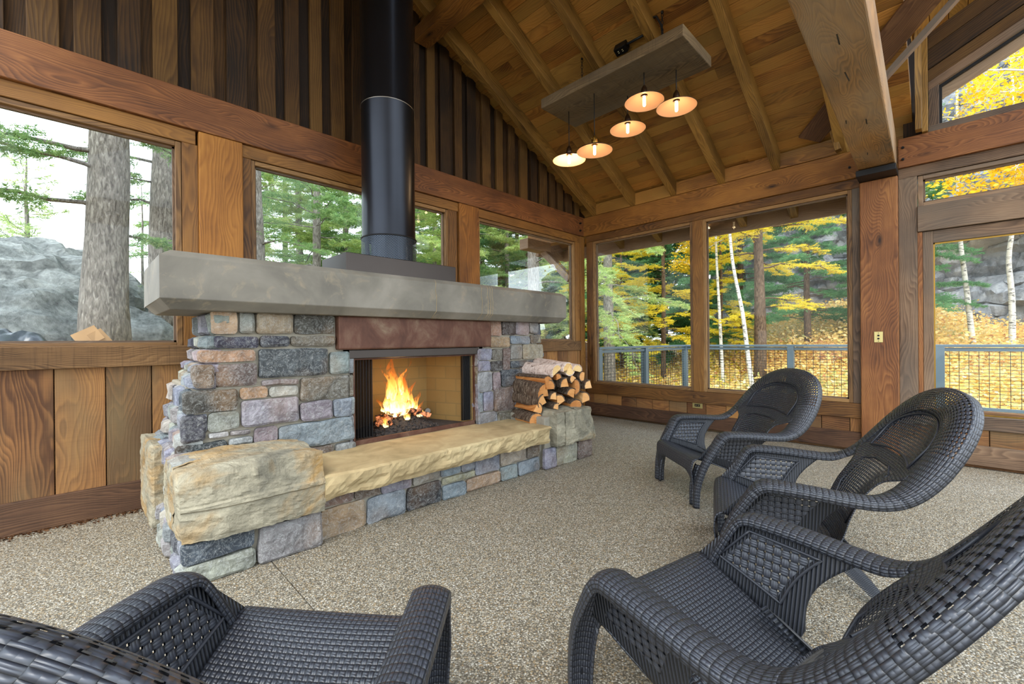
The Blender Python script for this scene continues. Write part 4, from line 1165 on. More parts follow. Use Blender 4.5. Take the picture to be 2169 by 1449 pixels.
def firewood(label, pos, r, kind, rot, L=0.40, yaw=0.0, tilt=0.06, barkm='logbark', cut='cut', sq=1.0):
    ax = Vector((math.sin(R(15) + yaw), math.cos(R(15) + yaw), tilt)).normalized()
    sd = ax.cross(Vector((0, 0, 1))).normalized(); up = sd.cross(ax).normalized()
    t = thing('firewood_log', label, 'firewood', pos, 0, 'split firewood stacked beside the hearth')
    P2, bk = wedge_section(kind, r, rot)
    n_ = len(P2); NS = 7
    wood_m = MB(); bark_m = MB()
    rows = []; brows = []
    sdv = random.random() * 30
    for i in range(NS + 1):
        v = i / NS; row = []
        for k, p in enumerate(P2):
            q = p * (1 + 0.07 * noise.noise(Vector((p.x * 20 + sdv, p.y * 20, v * 2.2))))
            row.append(Vector(pos) + ax * (L * v + 0.006 * noise.noise(Vector((k, sdv, i)))) + sd * q.x * sq + up * q.y)
        rows.append(row)
    cen = [sum(row, Vector()) / n_ for row in rows]
    wood_m.surf(rows, lambda i, j: (i * L / NS, j * 0.02), random.random(), sm=False, closed=True)
    rr = random.random()
    for idx, fl_ in ((0, 1), (NS, -1)):
        b = len(wood_m.v); wood_m.v += rows[idx] + [cen[idx]]
        for k in range(n_):
            k2 = (k + 1) % n_
            tri = [b + k, b + k2, b + n_]
            uvt = [(P2[k].x, P2[k].y), (P2[k2].x, P2[k2].y), (0, 0)]
            if fl_ > 0: tri = tri[::-1]; uvt = uvt[::-1]
            wood_m.face(tri, [(q[0] * 3, q[1]) for q in uvt], rr)
    obj_under(wood_m, 'split_wood', cut, t)
    if sum(bk):
        ks = [k for k in range(n_) if bk[k]] + ([n_ - 1 if kind == 'round' else sum(bk)] if kind != 'round' else [0])
        ks = list(range(sum(bk) + (0 if kind == 'round' else 1)))
        if kind == 'round': ks = ks + [0]
        br_ = []
        for i, row in enumerate(rows):
            br_.append([row[k] + (row[k] - cen[i]).normalized() * (0.006 + 0.004 * noise.noise(Vector((k * 0.9 + sdv, i * 1.3, 2)))) + ax * (-0.002 if i == 0 else (0.002 if i == NS else 0)) for k in ks])
        bark_m.surf(br_, lambda i, j: (i * 0.05, j * 0.02), sm=False)
        o = obj_under(bark_m, 'bark', barkm, t, solid=0.008)
    return t
random.seed(9)
FW = [
 ('firewood split with orange face at the very bottom, lying on the hearth slab', (2.935, 2.66, 0.452), 0.078, 'slab', 0.15, {'sq': 1.0, 'tilt': 0.0}),
 ('firewood quarter above the bottom split on the hearth slab, pale end towards the boulder', (2.985, 2.65, 0.535), 0.062, 'quarter', -1.3, {'tilt': 0.0}),
 ('grey barked firewood log low in the stack, two courses above the hearth slab', (2.985, 2.65, 0.600), 0.072, 'quarter', 1.2, {'tilt': 0.08, 'yaw': -0.25}),
 ('thick firewood log with broad rough grey bark facing the fireplace opening', (3.005, 2.65, 0.700), 0.095, 'quarter', 0.9, {'tilt': 0.12, 'yaw': -0.22, 'L': 0.42}),
 ('small firewood wedge resting on top of the pale boulder', (3.155, 2.61, 0.540), 0.042, 'quarter', 0.6, {}),
 ('firewood split with curved bark resting low on the yellow boulder', (3.415, 2.56, 0.545), 0.058, 'slab', -0.2, {'sq': 1.25}),
 ('firewood quarter on the outer low corner of the yellow boulder', (3.530, 2.52, 0.605), 0.068, 'quarter', -0.75, {}),
 ('reddish firewood wedge above the small wedge on the pale boulder', (3.225, 2.60, 0.610), 0.066, 'quarter', -0.5, {}),
 ('narrow firewood wedge right of the thick grey barked log', (3.128, 2.62, 0.640), 0.050, 'quarter', 0.7, {}),
 ('round ended firewood half near the middle of the stack', (3.425, 2.55, 0.700), 0.072, 'half', -1.5, {'sq': 0.8}),
 ('firewood wedge with bark on its upper left, centre of the stack', (3.340, 2.57, 0.665), 0.062, 'quarter', 0.4, {}),
 ('firewood wedge at the outer edge of the stack, bark to the left', (3.535, 2.52, 0.720), 0.060, 'quarter', 0.9, {}),
 ('firewood quarter directly under the orange faced log near the top', (3.125, 2.62, 0.742), 0.058, 'quarter', -1.0, {}),
 ('firewood wedge with dark bark left of the centre, one course below the birch', (3.250, 2.59, 0.755), 0.062, 'quarter', 0.9, {}),
 ('small blocky firewood piece at the outer edge under the last birch half', (3.465, 2.54, 0.800), 0.046, 'slab', 1.5, {}),
 ('thin firewood sliver between two wedges under the pale birch wedge', (3.350, 2.57, 0.780), 0.045, 'quarter', 1.6, {}),
 ('long firewood log with a flat orange side, just below the birch halves', (3.085, 2.63, 0.795), 0.075, 'quarter', -0.35, {'yaw': -0.3, 'tilt': 0.02, 'L': 0.42}),
 ('small firewood wedge squeezed under the first birch half', (3.200, 2.60, 0.822), 0.040, 'quarter', -0.6, {}),
 ('pale birch wedge lying under the middle birch half', (3.335, 2.57, 0.835), 0.058, 'quarter', 3.3, {'cut': 'cutpale', 'barkm': 'birchlog'}),
 ('birch half log on top of the stack, nearest the fireplace opening', (3.165, 2.61, 0.885), 0.068, 'half', 0.5, {'cut': 'cutpale', 'barkm': 'birchlog', 'yaw': -0.28, 'tilt': 0.04, 'L': 0.43}),
 ('middle birch half log on top of the stack', (3.310, 2.58, 0.905), 0.064, 'half', 0.15, {'cut': 'cutpale', 'barkm': 'birchlog', 'yaw': -0.2, 'tilt': 0.08, 'L': 0.43}),
 ('birch half log on top of the stack, farthest from the fireplace opening', (3.428, 2.55, 0.885), 0.060, 'half', -0.2, {'cut': 'cutpale', 'barkm': 'birchlog', 'yaw': -0.12, 'tilt': 0.08}),
]
for lb, ps, rr, kd, rt, kw in FW:
    firewood(lb, ps, rr, kd, rt, **kw)

# ---------------------------------------------------------------- hanging lamp plank with five pendants
lp = thing('lamp_plank', 'thick grey reclaimed plank hanging on chains with five lamps below', 'lamp plank', (3.75, 2.25, 3.6))
mb = MB(); mb.box(3.455, 4.045, 1.495, 3.02, 3.60, 3.70, r=0.37)
obj_under(mb, 'plank', 'plank', lp, bevel=0.008)
def chain(mb, a, b):
    a = Vector(a); b = Vector(b); n_ = max(2, int((b - a).length / 0.03)); d = (b - a).normalized(); s1 = d.orthogonal().normalized(); s2 = d.cross(s1)
    for i in range(n_):
        c = a.lerp(b, (i + 0.5) / n_); sd = s1 if i % 2 else s2; L = (b - a).length / n_ * 0.62
        ring = [c + d * L * math.cos(q) + sd * 0.009 * math.sin(q) for q in [2 * math.pi * k / 8 for k in range(9)]]
        mb.tube(ring, 0.003, 4, caps=False)
for yy in (2.68, 1.80):
    mb = MB()
    top = (3.72, yy, 4.08); jn = (3.72, yy, 3.88)
    mb.tube([Vector(top) + Vector((0, 0, 0.02)), top], 0.012, 8)
    chain(mb, top, jn); chain(mb, jn, (3.50, yy, 3.70)); chain(mb, jn, (3.98, yy, 3.70))
    obj_under(mb, 'hanging_chain', 'blackiron', lp)
mb = MB(); mb.tube([(3.72, 2.0, 4.05), (3.72, 1.93, 4.10), (3.73, 1.86, 4.09), (3.74, 1.82, 4.0), (3.74, 1.80, 3.85), (3.74, 1.80, 3.70)], 0.010, 8)
obj_under(mb, 'power_cord', 'cable', lp)
PD = [  # x, y, shade rim z, label, socket
    (3.715, 2.853, 3.085, 'leftmost pendant lamp, its shade glowing almost white', 'bronze', 9.0),
    (3.628, 2.470, 3.035, 'pendant lamp with a brass socket hanging lowest of the five', 'brass', 1.0),
    (3.905, 2.262, 3.27, 'pendant lamp in the middle, half covered by the lamp in front', 'bronze', 1.0),
    (3.676, 1.958, 3.335, 'pendant lamp hanging highest of the five, in front of another', 'bronze', 1.0),
    (3.849, 1.734, 3.265, 'rightmost pendant lamp hanging near the plank end', 'bronze', 1.0)]
for (x, y, z, lb, sm_, pw) in PD:
    t_ = thing('pendant_lamp', lb, 'pendant lamp', (x, y, z), 0, 'five pendant lamps under the hanging plank')
    mb = MB(); mb.tube([(x, y, 3.60), (x, y, z + 0.14)], 0.0045, 6); obj_under(mb, 'cord', 'cable', t_)
    mb = MB(); mb.lathe([(0.006, 0.150), (0.012, 0.145), (0.026, 0.118), (0.030, 0.09), (0.030, 0.055), (0.022, 0.05)], 20, (x, y, z)); obj_under(mb, 'socket', sm_, t_)
    if sm_ == 'brass':
        mb = MB(); mb.tube([(x - 0.03, y, z + 0.10), (x - 0.055, y, z + 0.10)], 0.004, 6); mb.tube([(x - 0.05, y, z + 0.10), (x - 0.06, y, z + 0.10)], 0.009, 8); obj_under(mb, 'turn_key', 'brass', t_)
    prof = [(0.022, 0.060), (0.035, 0.058), (0.07, 0.047), (0.12, 0.026), (0.160, 0.004), (0.175, -0.004)]
    mb = MB(); mb.lathe([(q[0], q[1] + 0.003) for q in prof] + [(0.177, -0.004), (0.175, -0.007)], 40, (x, y, z)); obj_under(mb, 'lamp_shade', 'bronze', t_)
    mb = MB(); mb.lathe([(0.018, 0.056)] + [(q[0] - 0.001, q[1] - 0.001) for q in prof[1:]], 40, (x, y, z)); obj_under(mb, 'shade_lining', 'enamel', t_)
    mb = MB(); mb.lathe([(0.001, -0.045), (0.010, -0.042), (0.014, -0.032), (0.014, 0.03), (0.011, 0.05)], 14, (x, y, z)); obj_under(mb, 'bulb', 'bulb', t_)
    L_ = bpy.data.lights.new('bulb_light', 'POINT'); L_.energy = 0.32 * pw; L_.color = (1.0, 0.66, 0.34); L_.shadow_soft_size = 0.02
    lo = bpy.data.objects.new('bulb_light', L_); COL.objects.link(lo); lo.location = (x, y, z - 0.06); under(lo, t_)
# ---------------------------------------------------------------- resin wicker armchairs
def spline(pts, n):
    """Catmull-Rom through pts, n samples per span"""
    P = [Vector(p) for p in pts]; out = []
    for i in range(len(P) - 1):
        p0 = P[max(i - 1, 0)]; p1 = P[i]; p2 = P[i + 1]; p3 = P[min(i + 2, len(P) - 1)]
        for k in range(n):
            t = k / n
            out.append(0.5 * ((2 * p1) + (-p0 + p2) * t + (2 * p0 - 5 * p1 + 4 * p2 - p3) * t * t + (-p0 + 3 * p1 - 3 * p2 + p3) * t ** 3))
    out.append(P[-1]); return out

def make_chair(label):
    t = thing('wicker_armchair', label, 'chair', (0, 0, 0), 0, 'dark resin wicker armchairs round the fireplace')
    # ribbon: front leg, arm, rim of the back (right side, mirrored for the left)
    # centre point, outward direction, half width
    ST = [((0.300, 0.000, 0.000), (0.9, 0.43, 0.0), 0.034), ((0.305, -0.008, 0.14), (0.9, 0.43, 0), 0.036), ((0.320, -0.045, 0.28), (0.93, 0.35, 0.05), 0.040),
          ((0.335, -0.105, 0.40), (0.98, 0.2, 0.05), 0.044), ((0.347, -0.150, 0.475), (1, 0.1, 0), 0.046), ((0.352, -0.185, 0.502), (1, 0, 0), 0.046), ((0.358, -0.235, 0.507), (1, 0, 0), 0.046),
          ((0.368, -0.36, 0.502), (1, 0, 0), 0.045), ((0.374, -0.49, 0.492), (1, 0, 0), 0.045), ((0.374, -0.58, 0.492), (1, -0.1, 0), 0.046),
          ((0.368, -0.645, 0.515), (0.97, -0.2, 0.0), 0.050), ((0.358, -0.70, 0.56), (0.95, -0.3, 0.1), 0.056), ((0.342, -0.755, 0.63), (0.92, -0.35, 0.2), 0.062),
          ((0.312, -0.815, 0.715), (0.86, -0.40, 0.36), 0.066), ((0.262, -0.862, 0.785), (0.70, -0.45, 0.56), 0.068), ((0.190, -0.893, 0.835), (0.48, -0.48, 0.74), 0.068),
          ((0.100, -0.908, 0.862), (0.25, -0.5, 0.83), 0.066), ((0.0, -0.913, 0.870), (0.0, -0.5, 0.866), 0.065)]
    n_ = 5
    c = spline([s[0] for s in ST], n_); w = spline([Vector(s[1]).normalized() for s in ST], n_); hw = [v.x for v in spline([(s[2], 0, 0) for s in ST], n_)]
    K = len(c)
    ls = [0]
    for i in range(1, K): ls.append(ls[-1] + (c[i] - c[i - 1]).length)
    arm_a, arm_b = 4 * n_, 10 * n_          # indices where leg/arm/back change
    tt = [-1.0, -0.97, -0.8, -0.5, -0.2, 0.1, 0.4, 0.7, 0.92, 1.0, 1.0]
    VV = [x * 0.055 for x in tt]; VV[0] -= 0.02; VV[-1] += 0.03
    make_chair.VV = VV
    def sect(i):
        T = (c[min(i + 1, K - 1)] - c[max(i - 1, 0)]).normalized()
        W = (w[i] - T * w[i].dot(T)).normalized(); N_ = T.cross(W).normalized()
        # N_ must point up (arm) / forward (leg, back)
        ref = Vector((0, 0.8, 0.6)) if i <= arm_b else Vector((0, 0.85, 0.5))
        if N_.dot(ref) < 0: N_ = -N_
        back = max(0.0, min(1.0, (i - arm_b + n_) / (3 * n_)))
        row = []
        for q, x in enumerate(tt):
            h = 0.012 * (1 - x * x)
            lip = -0.020 if q == 0 else (-0.030 if q == len(tt) - 1 else 0)
            if back and x > 0.3: h -= back * 0.016 * ((x - 0.3) / 0.7) ** 2
            if q == 0: lip *= (1 - back)
            row.append(c[i] + W * (hw[i] * x) + N_ * (h + lip))
        return row
    S_ = [sect(i) for i in range(K)]
    def mir(P): return [[Vector((-p.x, p.y, p.z)) for p in row] for row in P]
    uvf = lambda off: (lambda i, j: (ls[min(i + off, K - 1)], VV[min(j, len(VV) - 1)]))
    for sgn in (1, -1):
        leg = S_[:arm_a + 1]; arm = S_[arm_a:arm_b + 1]
        if sgn < 0: leg = mir(leg)[::1]; arm = mir(arm)
        # front leg: outer ribbon plus inner flange
        mb = MB(); mb.surf(leg, uvf(0), m=0)
        fl = []
        for i in range(0, 2 * n_ + 1):
            p = c[i]; inner = max(0.05, 0.072 - 0.02 * (1 - p.z / 0.3))
            q0 = S_[i][0]; row = [q0 + Vector((0.004, -0.004, 0)), Vector((p.x - inner * 0.75, p.y + 0.012, p.z)), Vector((p.x - inner * 1.15, p.y + 0.006, p.z))]
            if sgn < 0: row = [Vector((-r_.x, r_.y, r_.z)) for r_ in row]
            fl.append(row)
        mb.surf(fl, uvf(0), m=0)
        mb.build('front_leg', ['wk'], t, solid=0.006)
        mb = MB(); mb.surf(arm, uvf(arm_a)); mb.build('armrest', ['wk'], t, solid=0.006)
    # back rim: from the right arm over the top to the left arm
    rim = S_[arm_b:]; rim = rim + [r_ for r_ in mir(S_[arm_b:-1])[::-1]]
    # the mirrored half runs the other way, so its order across stays inner -> outer
    L2 = [0]
    for i in range(1, len(rim)): L2.append(L2[-1] + (rim[i][5] - rim[i - 1][5]).length)
    back = tag(MB.build_rim(rim, L2, t))
    # back shell: seat root up to the rim
    #  z, y centre, y edge lead, half width
    BK = [(0.195, -0.500, 0.02, 0.215), (0.25, -0.530, 0.02, 0.205), (0.33, -0.567, 0.03, 0.192), (0.42, -0.610, 0.035, 0.190), (0.49, -0.655, 0.035, 0.197), (0.53, -0.687, 0.035, 0.225),
          (0.555, -0.710, 0.032, 0.285), (0.575, -0.727, 0.032, 0.318), (0.618, -0.767, 0.034, 0.306), (0.691, -0.825, 0.036, 0.275), (0.747, -0.862, 0.030, 0.232), (0.785, -0.884, 0.022, 0.176), (0.807, -0.894, 0.014, 0.104), (0.818, -0.898, 0.01, 0.02)]
    prof = spline([(b_[0], b_[1], 0) for b_ in BK], 4); lead = [v.x for v in spline([(b_[2], 0, 0) for b_ in BK], 4)]; hwid = [v.x for v in spline([(b_[3], 0, 0) for b_ in BK], 4)]
    NJ = 36; rows = []; info = []
    Lb = [0]
    for i in range(1, len(prof)): Lb.append(Lb[-1] + (prof[i] - prof[i - 1]).length)
    for i, p in enumerate(prof):
        row = []; inf = []
        for j in range(NJ + 1):
            a = -1 + 2 * j / NJ; x = a * hwid[i]
            y = p.y + lead[i] * a * a - 0.0
            row.append(Vector((x, y, p.x))); inf.append((x, p.x))
        rows.append(row); info.append(inf)
    def zone(x, z):
        # upper oval panel and lower panel carry the open weave
        zz = (z - 0.68) / 0.11; xx = x / 0.235
        up_ = (z > 0.60) and (xx * xx + max(0, zz) ** 2 < 1.0) and z < 0.80
        lo_ = 0.30 < z < 0.555 and abs(x) < 0.135 + (z - 0.30) * 0.12
        return 1 if (up_ or lo_) else 0
    def mfb(i, j):
        x = (info[i][j][0] + info[i + 1][min(j + 1, NJ)][0]) / 2; z = (info[i][j][1] + info[i + 1][j][1]) / 2
        return zone(x, z)
    mb = MB(); mb.surf(rows, lambda i, j: (rows[min(i, len(rows) - 1)][min(j, NJ)].x, Lb[min(i, len(Lb) - 1)]), mf=mfb)
    bo = mb.build('backrest', ['wk', 'wk_mesh'], t, solid=0.006)
    # raised cords round the two panels
    def on_back(x, z):
        for i in range(len(prof) - 1):
            if prof[i].x <= z <= prof[i + 1].x:
                k = (z - prof[i].x) / (prof[i + 1].x - prof[i].x); y = prof[i].y + (prof[i + 1].y - prof[i].y) * k
                h_ = hwid[i] + (hwid[i + 1] - hwid[i]) * k; l_ = lead[i] + (lead[i + 1] - lead[i]) * k
                return Vector((x, y + l_ * (x / h_) ** 2 + 0.007, z))
        return Vector((x, prof[-1].y, z))
    mb = MB()
    cv = [on_back(0.240 * math.cos(a), 0.685 + 0.112 * math.sin(a)) for a in [math.pi * k / 24 for k in range(25)]]
    cv += [on_back(x, 0.600 + 0.022 * (1 - (x / 0.24) ** 2)) for x in [-0.235 + 0.47 * k / 16 for k in range(17)]]
    cv.append(cv[0]); mb.tube(cv, 0.005, 6, caps=False)
    lo = [on_back(-0.17, 0.545), on_back(-0.08, 0.565), on_back(0.08, 0.565), on_back(0.17, 0.545), on_back(0.15, 0.42), on_back(0.133, 0.30), on_back(0, 0.295), on_back(-0.133, 0.30), on_back(-0.15, 0.42), on_back(-0.17, 0.545)]
    mb.tube(lo, 0.004, 6, caps=False)
    mb.build('cord_edging', 'resin', t)
    # seat: from the back root forward, over the front and down the apron with its arch
    SE = [(-0.505, 0.200, 0.215), (-0.46, 0.188, 0.235), (-0.38, 0.200, 0.26), (-0.28, 0.232, 0.28), (-0.18, 0.272, 0.292), (-0.10, 0.305, 0.298), (-0.05, 0.322, 0.300), (-0.018, 0.322, 0.300), (0.004, 0.305, 0.298), (0.012, 0.27, 0.295), (0.014, 0.235, 0.292)]
    sp_ = spline([(a, b_, 0) for a, b_, _ in SE], 4); sw = [v.x for v in spline([(c_, 0, 0) for _, _, c_ in SE], 4)]
    Ls = [0]
    for i in range(1, len(sp_)): Ls.append(Ls[-1] + (sp_[i] - sp_[i - 1]).length)
    rows = []
    for i, p in enumerate(sp_):
        row = []
        for j in range(29):
            a = -1 + 2 * j / 28
            dip = 0.012 * (1 - a * a) * (1 if p.x < -0.03 else max(0, 1 - (p.x + 0.03) * 30))
            row.append(Vector((a * sw[i], p.x, p.y - dip)))
        rows.append(row)
    # apron edge drops towards the legs
    last = rows[-1]
    for k in range(1, 6):
        row = []
        for j in range(29):
            a = -1 + 2 * j / 28
            drop = (abs(a) ** 5) * 0.15 + 0.0
            row.append(Vector((last[j].x * (1 - 0.0 * k), last[j].y - 0.003 * k, 0.235 - drop * k / 5)))
        rows.append(row); Ls.append(Ls[-1] + 0.02)
    mb = MB(); mb.surf(rows, lambda i, j: (rows[min(i, len(rows) - 1)][min(j, 28)].x, Ls[min(i, len(Ls) - 1)]))
    mb.build('seat', ['wk_seat'], t, solid=0.006)
    # side panels between arm and seat
    for sgn in (1, -1):
        NU, NV = 22, 14; rows = []; zn = []
        for i in range(NU + 1):
            a = i / NU; row = []; zr = []
            # top edge under the arm, bottom edge along the seat
            yt = -0.165 - 0.375 * a ** 0.9; yb = -0.02 - 0.36 * a
            zt = 0.494 - (0.006 * a); xt = 0.330 + 0.02 * a
            zb = 0.322 - 0.13 * a ** 1.1; xb = 0.300 - 0.03 * a
            for j in range(NV + 1):
                b_ = j / NV
                # rear edge is a concave sweep
                sweep = 0.055 * math.sin(math.pi * min(1, b_ * 1.15)) * a ** 3
                y = yt + (yb - yt) * b_ + sweep; z = zt + (zb - zt) * b_; x = xt + (xb - xt) * b_
                if sgn < 0: x = -x
                row.append(Vector((x, y, z))); zr.append((a, b_))
            rows.append(row); zn.append(zr)
        def mfs(i, j):
            a, b_ = (i + 0.5) / NU, (j + 0.5) / NV
            return 1 if 0.16 < a < 0.74 and 0.16 < b_ < 0.78 else 0
        mb = MB(); mb.surf(rows, lambda i, j: (rows[min(i, NU)][min(j, NV)].y, rows[min(i, NU)][min(j, NV)].z), mf=mfs)
        po = mb.build('side_panel', ['ribbed', 'wk_side'], t, solid=0.006)
        mb = MB(); off = Vector((-0.006 * sgn, 0, 0))
        ia, ib, ja, jb = 3, 17, 2, 11
        loop = [rows[i][ja] for i in range(ia, ib)] + [rows[ib][j] for j in range(ja, jb)] + [rows[i][jb] for i in range(ib, ia, -1)] + [rows[ia][j] for j in range(jb, ja - 1, -1)]
        loop.append(loop[0])
        mb.tube([q + off for q in loop], 0.005, 6, caps=False); mb.build('cord_edging', 'resin', po)
    # rear legs: ribbed channels splayed back
    for sgn in (1, -1):
        A0 = spline([(0.232, -0.40, 0.235), (0.250, -0.49, 0.17), (0.265, -0.58, 0.08), (0.285, -0.655, 0.0)], 5); wd = [0.13, 0.10, 0.07, 0.042]
        w2 = [v.x for v in spline([(q, 0, 0) for q in wd], 5)]; rows = []
        for i, p in enumerate(A0):
            prof_ = [(-0.03, -w2[i]), (0.0, -w2[i]), (0.004, -w2[i] * 0.5), (0.004, w2[i] * 0.5), (0.0, w2[i]), (-0.03, w2[i])]
            rows.append([Vector((sgn * (p.x + a), p.y + b_ * 0.75, p.z + b_ * 0.35 * (1 if p.z > 0.02 else 0))) for a, b_ in prof_])
        mb = MB(); mb.surf(rows, lambda i, j: (i * 0.02, j * 0.03), sm=False)
        mb.build('rear_leg', 'ribbed', t, solid=0.006)
    return t
def _build_rim(rim, L2, t):
    mb = MB(); mb.surf(rim, lambda i, j: (L2[min(i, len(L2) - 1)], make_chair.VV[min(j, 10)] * 1.3), mf=lambda i, j: 1 if (0.2 < i / len(L2) < 0.8 and 1 <= j <= 8) else 0)
    return mb.build('back_rim', ['wk', 'wk_rim'], t, solid=0.006)
MB.build_rim = staticmethod(_build_rim)
M['wk_rim'] = wicker('resin_wicker_rim_weave', 0.020, 0.0125, hole=0.23)
ch = make_chair('far dark wicker armchair in front of the big windows, turned to the fire')
CH = [((3.178, 1.469), 49.8, None),
      ((2.431, 0.890), 20.3, 'middle dark wicker armchair standing between the far one and the near one'),
      ((1.408, 0.772), -12.0, 'nearest dark wicker armchair, its woven side panel and sweeping arms close up'),
      ((0.560, 1.340), -51.0, 'dark wicker armchair seen from behind, next to the big yellow boulder')]
for (x, y), a, lb in CH:
    o = ch if lb is None else copy_tree(ch)
    o.location = (x, y, 0); o.rotation_euler = (0, 0, R(a))
    if lb: o['label'] = lb
# ---------------------------------------------------------------- outdoors
def smooth(a, b, x):
    t = min(1, max(0, (x - a) / (b - a))); return t * t * (3 - 2 * t)
def terrain(x, y):
    s = max(0.0, x - 9.0) * (0.30 + 0.70 * smooth(9.0, -1.0, y))
    zb = -1.0 + 0.13 * s + 1.9 * smooth(15, 27, x) * smooth(-1.5, 2.5, y) * (1 - smooth(6, 11, y))
    za = 0.95 - 1.9 * smooth(2.5, 9.5, x)
    k = smooth(3.9, 5.0, y) * (1 - smooth(7, 12, x))
    z = zb * (1 - k) + za * k if x > 5.8 else (za if y > 4.1 else -0.3)
    return z + 0.10 * noise.noise(Vector((x * 0.5, y * 0.5, 3)))
def np_mesh(name, verts, faces_n, mat, rnd, parent=None, smoothf=False):
    """verts (F*k,3) unshared, faces_n = k corners per face"""
    F = len(verts) // faces_n
    me = bpy.data.meshes.new(name)
    me.vertices.add(len(verts)); me.vertices.foreach_set('co', verts.astype(np.float32).ravel())
    me.loops.add(len(verts)); me.loops.foreach_set('vertex_index', np.arange(len(verts), dtype=np.int32))
    me.polygons.add(F); me.polygons.foreach_set('loop_start', np.arange(0, len(verts), faces_n, dtype=np.int32))
    try:
        me.polygons.foreach_set('loop_total', np.full(F, faces_n, dtype=np.int32))
    except Exception:
        pass
    a = me.attributes.new('rnd', 'FLOAT', 'FACE'); a.data.foreach_set('value', rnd.astype(np.float32))
    me.materials.append(M[mat]); me.update(calc_edges=True)
    o = bpy.data.objects.new(name, me); COL.objects.link(o)
    if parent: o.parent = parent
    return o
def needles(segs, per, ln, wd, rng, spread=1.0, droop=0.0):
    """thin triangles along twig segments (n,2,3)"""
    n_ = len(segs); a = segs[:, 0]; b = segs[:, 1]
    a = np.repeat(a, per, 0); b = np.repeat(b, per, 0); N_ = len(a)
    t_ = rng.random((N_, 1)); p = a + (b - a) * t_
    d = b - a; d /= np.linalg.norm(d, axis=1, keepdims=True) + 1e-9
    q = rng.normal(size=(N_, 3)); q[:, 2] *= 0.55; q -= d * (q * d).sum(1, keepdims=True); q /= np.linalg.norm(q, axis=1, keepdims=True) + 1e-9
    dirn = d * 0.75 + q * spread; dirn[:, 2] -= droop; dirn /= np.linalg.norm(dirn, axis=1, keepdims=True)
    L = ln * (0.6 + 0.8 * rng.random((N_, 1)))
    w = np.cross(dirn, rng.normal(size=(N_, 3))); w /= np.linalg.norm(w, axis=1, keepdims=True) + 1e-9
    v = np.empty((N_, 3, 3)); v[:, 0] = p - w * wd; v[:, 1] = p + w * wd; v[:, 2] = p + dirn * L
    return v.reshape(-1, 3)
def conifer(name, label, cat, loc, H, Rad, h0, nb, leaf, barkm, group=None, tr=0.15, ns=0.07, nw=0.007, per=10, droop=0.15, seed=1, tw=0.22, sparse=1.0, lean=(0, 0), az=None, limbs=None, twist=0.25):
    rg = np.random.default_rng(seed); rd = random.Random(seed)
    if loc[0] > 9: loc = (loc[0], loc[1], terrain(loc[0], loc[1]) - 0.1)
    t = thing(name, label, cat, loc, 0, group)
    mb = MB(); n_ = 12
    path = [Vector((lean[0] * i / n_ * H, lean[1] * i / n_ * H, H * i / n_)) + Vector((0.04 * math.sin(i * 1.1 + seed), 0.04 * math.cos(i * 0.9 + seed), 0)) * (tr * 4) for i in range(n_ + 1)]
    mb.tube(path, [tr * (1.12 if i == 0 else 1) * (1 - 0.88 * (i / n_) ** 1.15) for i in range(n_ + 1)], 14, wob=0.10)
    def trunk_at(z):
        k = min(n_ - 1e-6, max(0, z / H * n_)); i = int(k); return path[i].lerp(path[i + 1], k - i)
    mb.build('trunk', barkm, t)
    br = MB(); segs = []
    for k in range(nb):
        f = (k + rd.random()) / nb
        z = h0 + (H * 0.98 - h0) * f
        a = (rd.random() * 2 * math.pi) if az is None else rd.uniform(*az)
        L = Rad * (1 - f) ** 0.7 * rd.uniform(0.7, 1.1) + 0.15
        if limbs and k < len(limbs): z, a, L = limbs[k]
        c = trunk_at(z); dirv = Vector((math.cos(a), math.sin(a), 0)); up = rd.uniform(-0.05, 0.25) + 0.35 * f
        pts = []
        m_ = 7
        for i in range(m_ + 1):
            s_ = i / m_
            pts.append(c + dirv * L * s_ + Vector((0, 0, L * (up * s_ - (droop + 0.15) * s_ * s_))) + Vector((rd.gauss(0, 0.012), rd.gauss(0, 0.012), rd.gauss(0, 0.012))) * L)
        br.tube(pts, [max(0.004, tr * 0.16 * (L / Rad) ** 0.5 * (1 - 0.85 * i / m_)) for i in range(m_ + 1)], 5, caps=False)
        nt = max(3, int(L / 0.10 * sparse))
        side = Vector((-math.sin(a), math.cos(a), 0))
        for q in range(nt):
            s_ = 0.22 + 0.78 * (q + rd.random()) / nt
            k2 = min(m_ - 1e-6, s_ * m_); i = int(k2); p = pts[i].lerp(pts[i + 1], k2 - i)
            for sg in (1, -1):
                l2 = (0.12 + tw * 1.5 * (1.1 - s_)) * L ** 0.5 * rd.uniform(0.6, 1.2)
                d2 = (dirv * rd.uniform(0.45, 0.9) + side * sg * rd.uniform(0.5, 1.0) + Vector((0, 0, rd.uniform(-twist, twist) - droop * 0.6))).normalized()
                e = p + d2 * l2
                segs.append((p, e))
                if l2 > 0.2:
                    for z3 in (0.4, 0.7):
                        for s3 in (1, -1):
                            p3 = p.lerp(e, z3); d3 = (d2 + side * s3 * 0.2 + d2.cross(Vector((0, 0, 1))) * s3 * 0.8 + Vector((0, 0, rd.uniform(-0.2, 0.1)))).normalized()
                            segs.append((p3, p3 + d3 * l2 * 0.45))
        segs.append((pts[-2], pts[-1]))
    br.build('branches', barkm, t)
    sg_ = np.array([[tuple(a), tuple(b)] for a, b in segs])
    v = needles(sg_, per, ns, nw, rg, 0.9, droop * 0.5)
    F = len(v) // 3
    patch = np.repeat(rg.random(len(sg_)), per)
    rnd = np.clip(0.6 * patch + 0.4 * rg.random(F), 0, 1)
    np_mesh('foliage', v, 3, leaf, rnd, t)
    return t
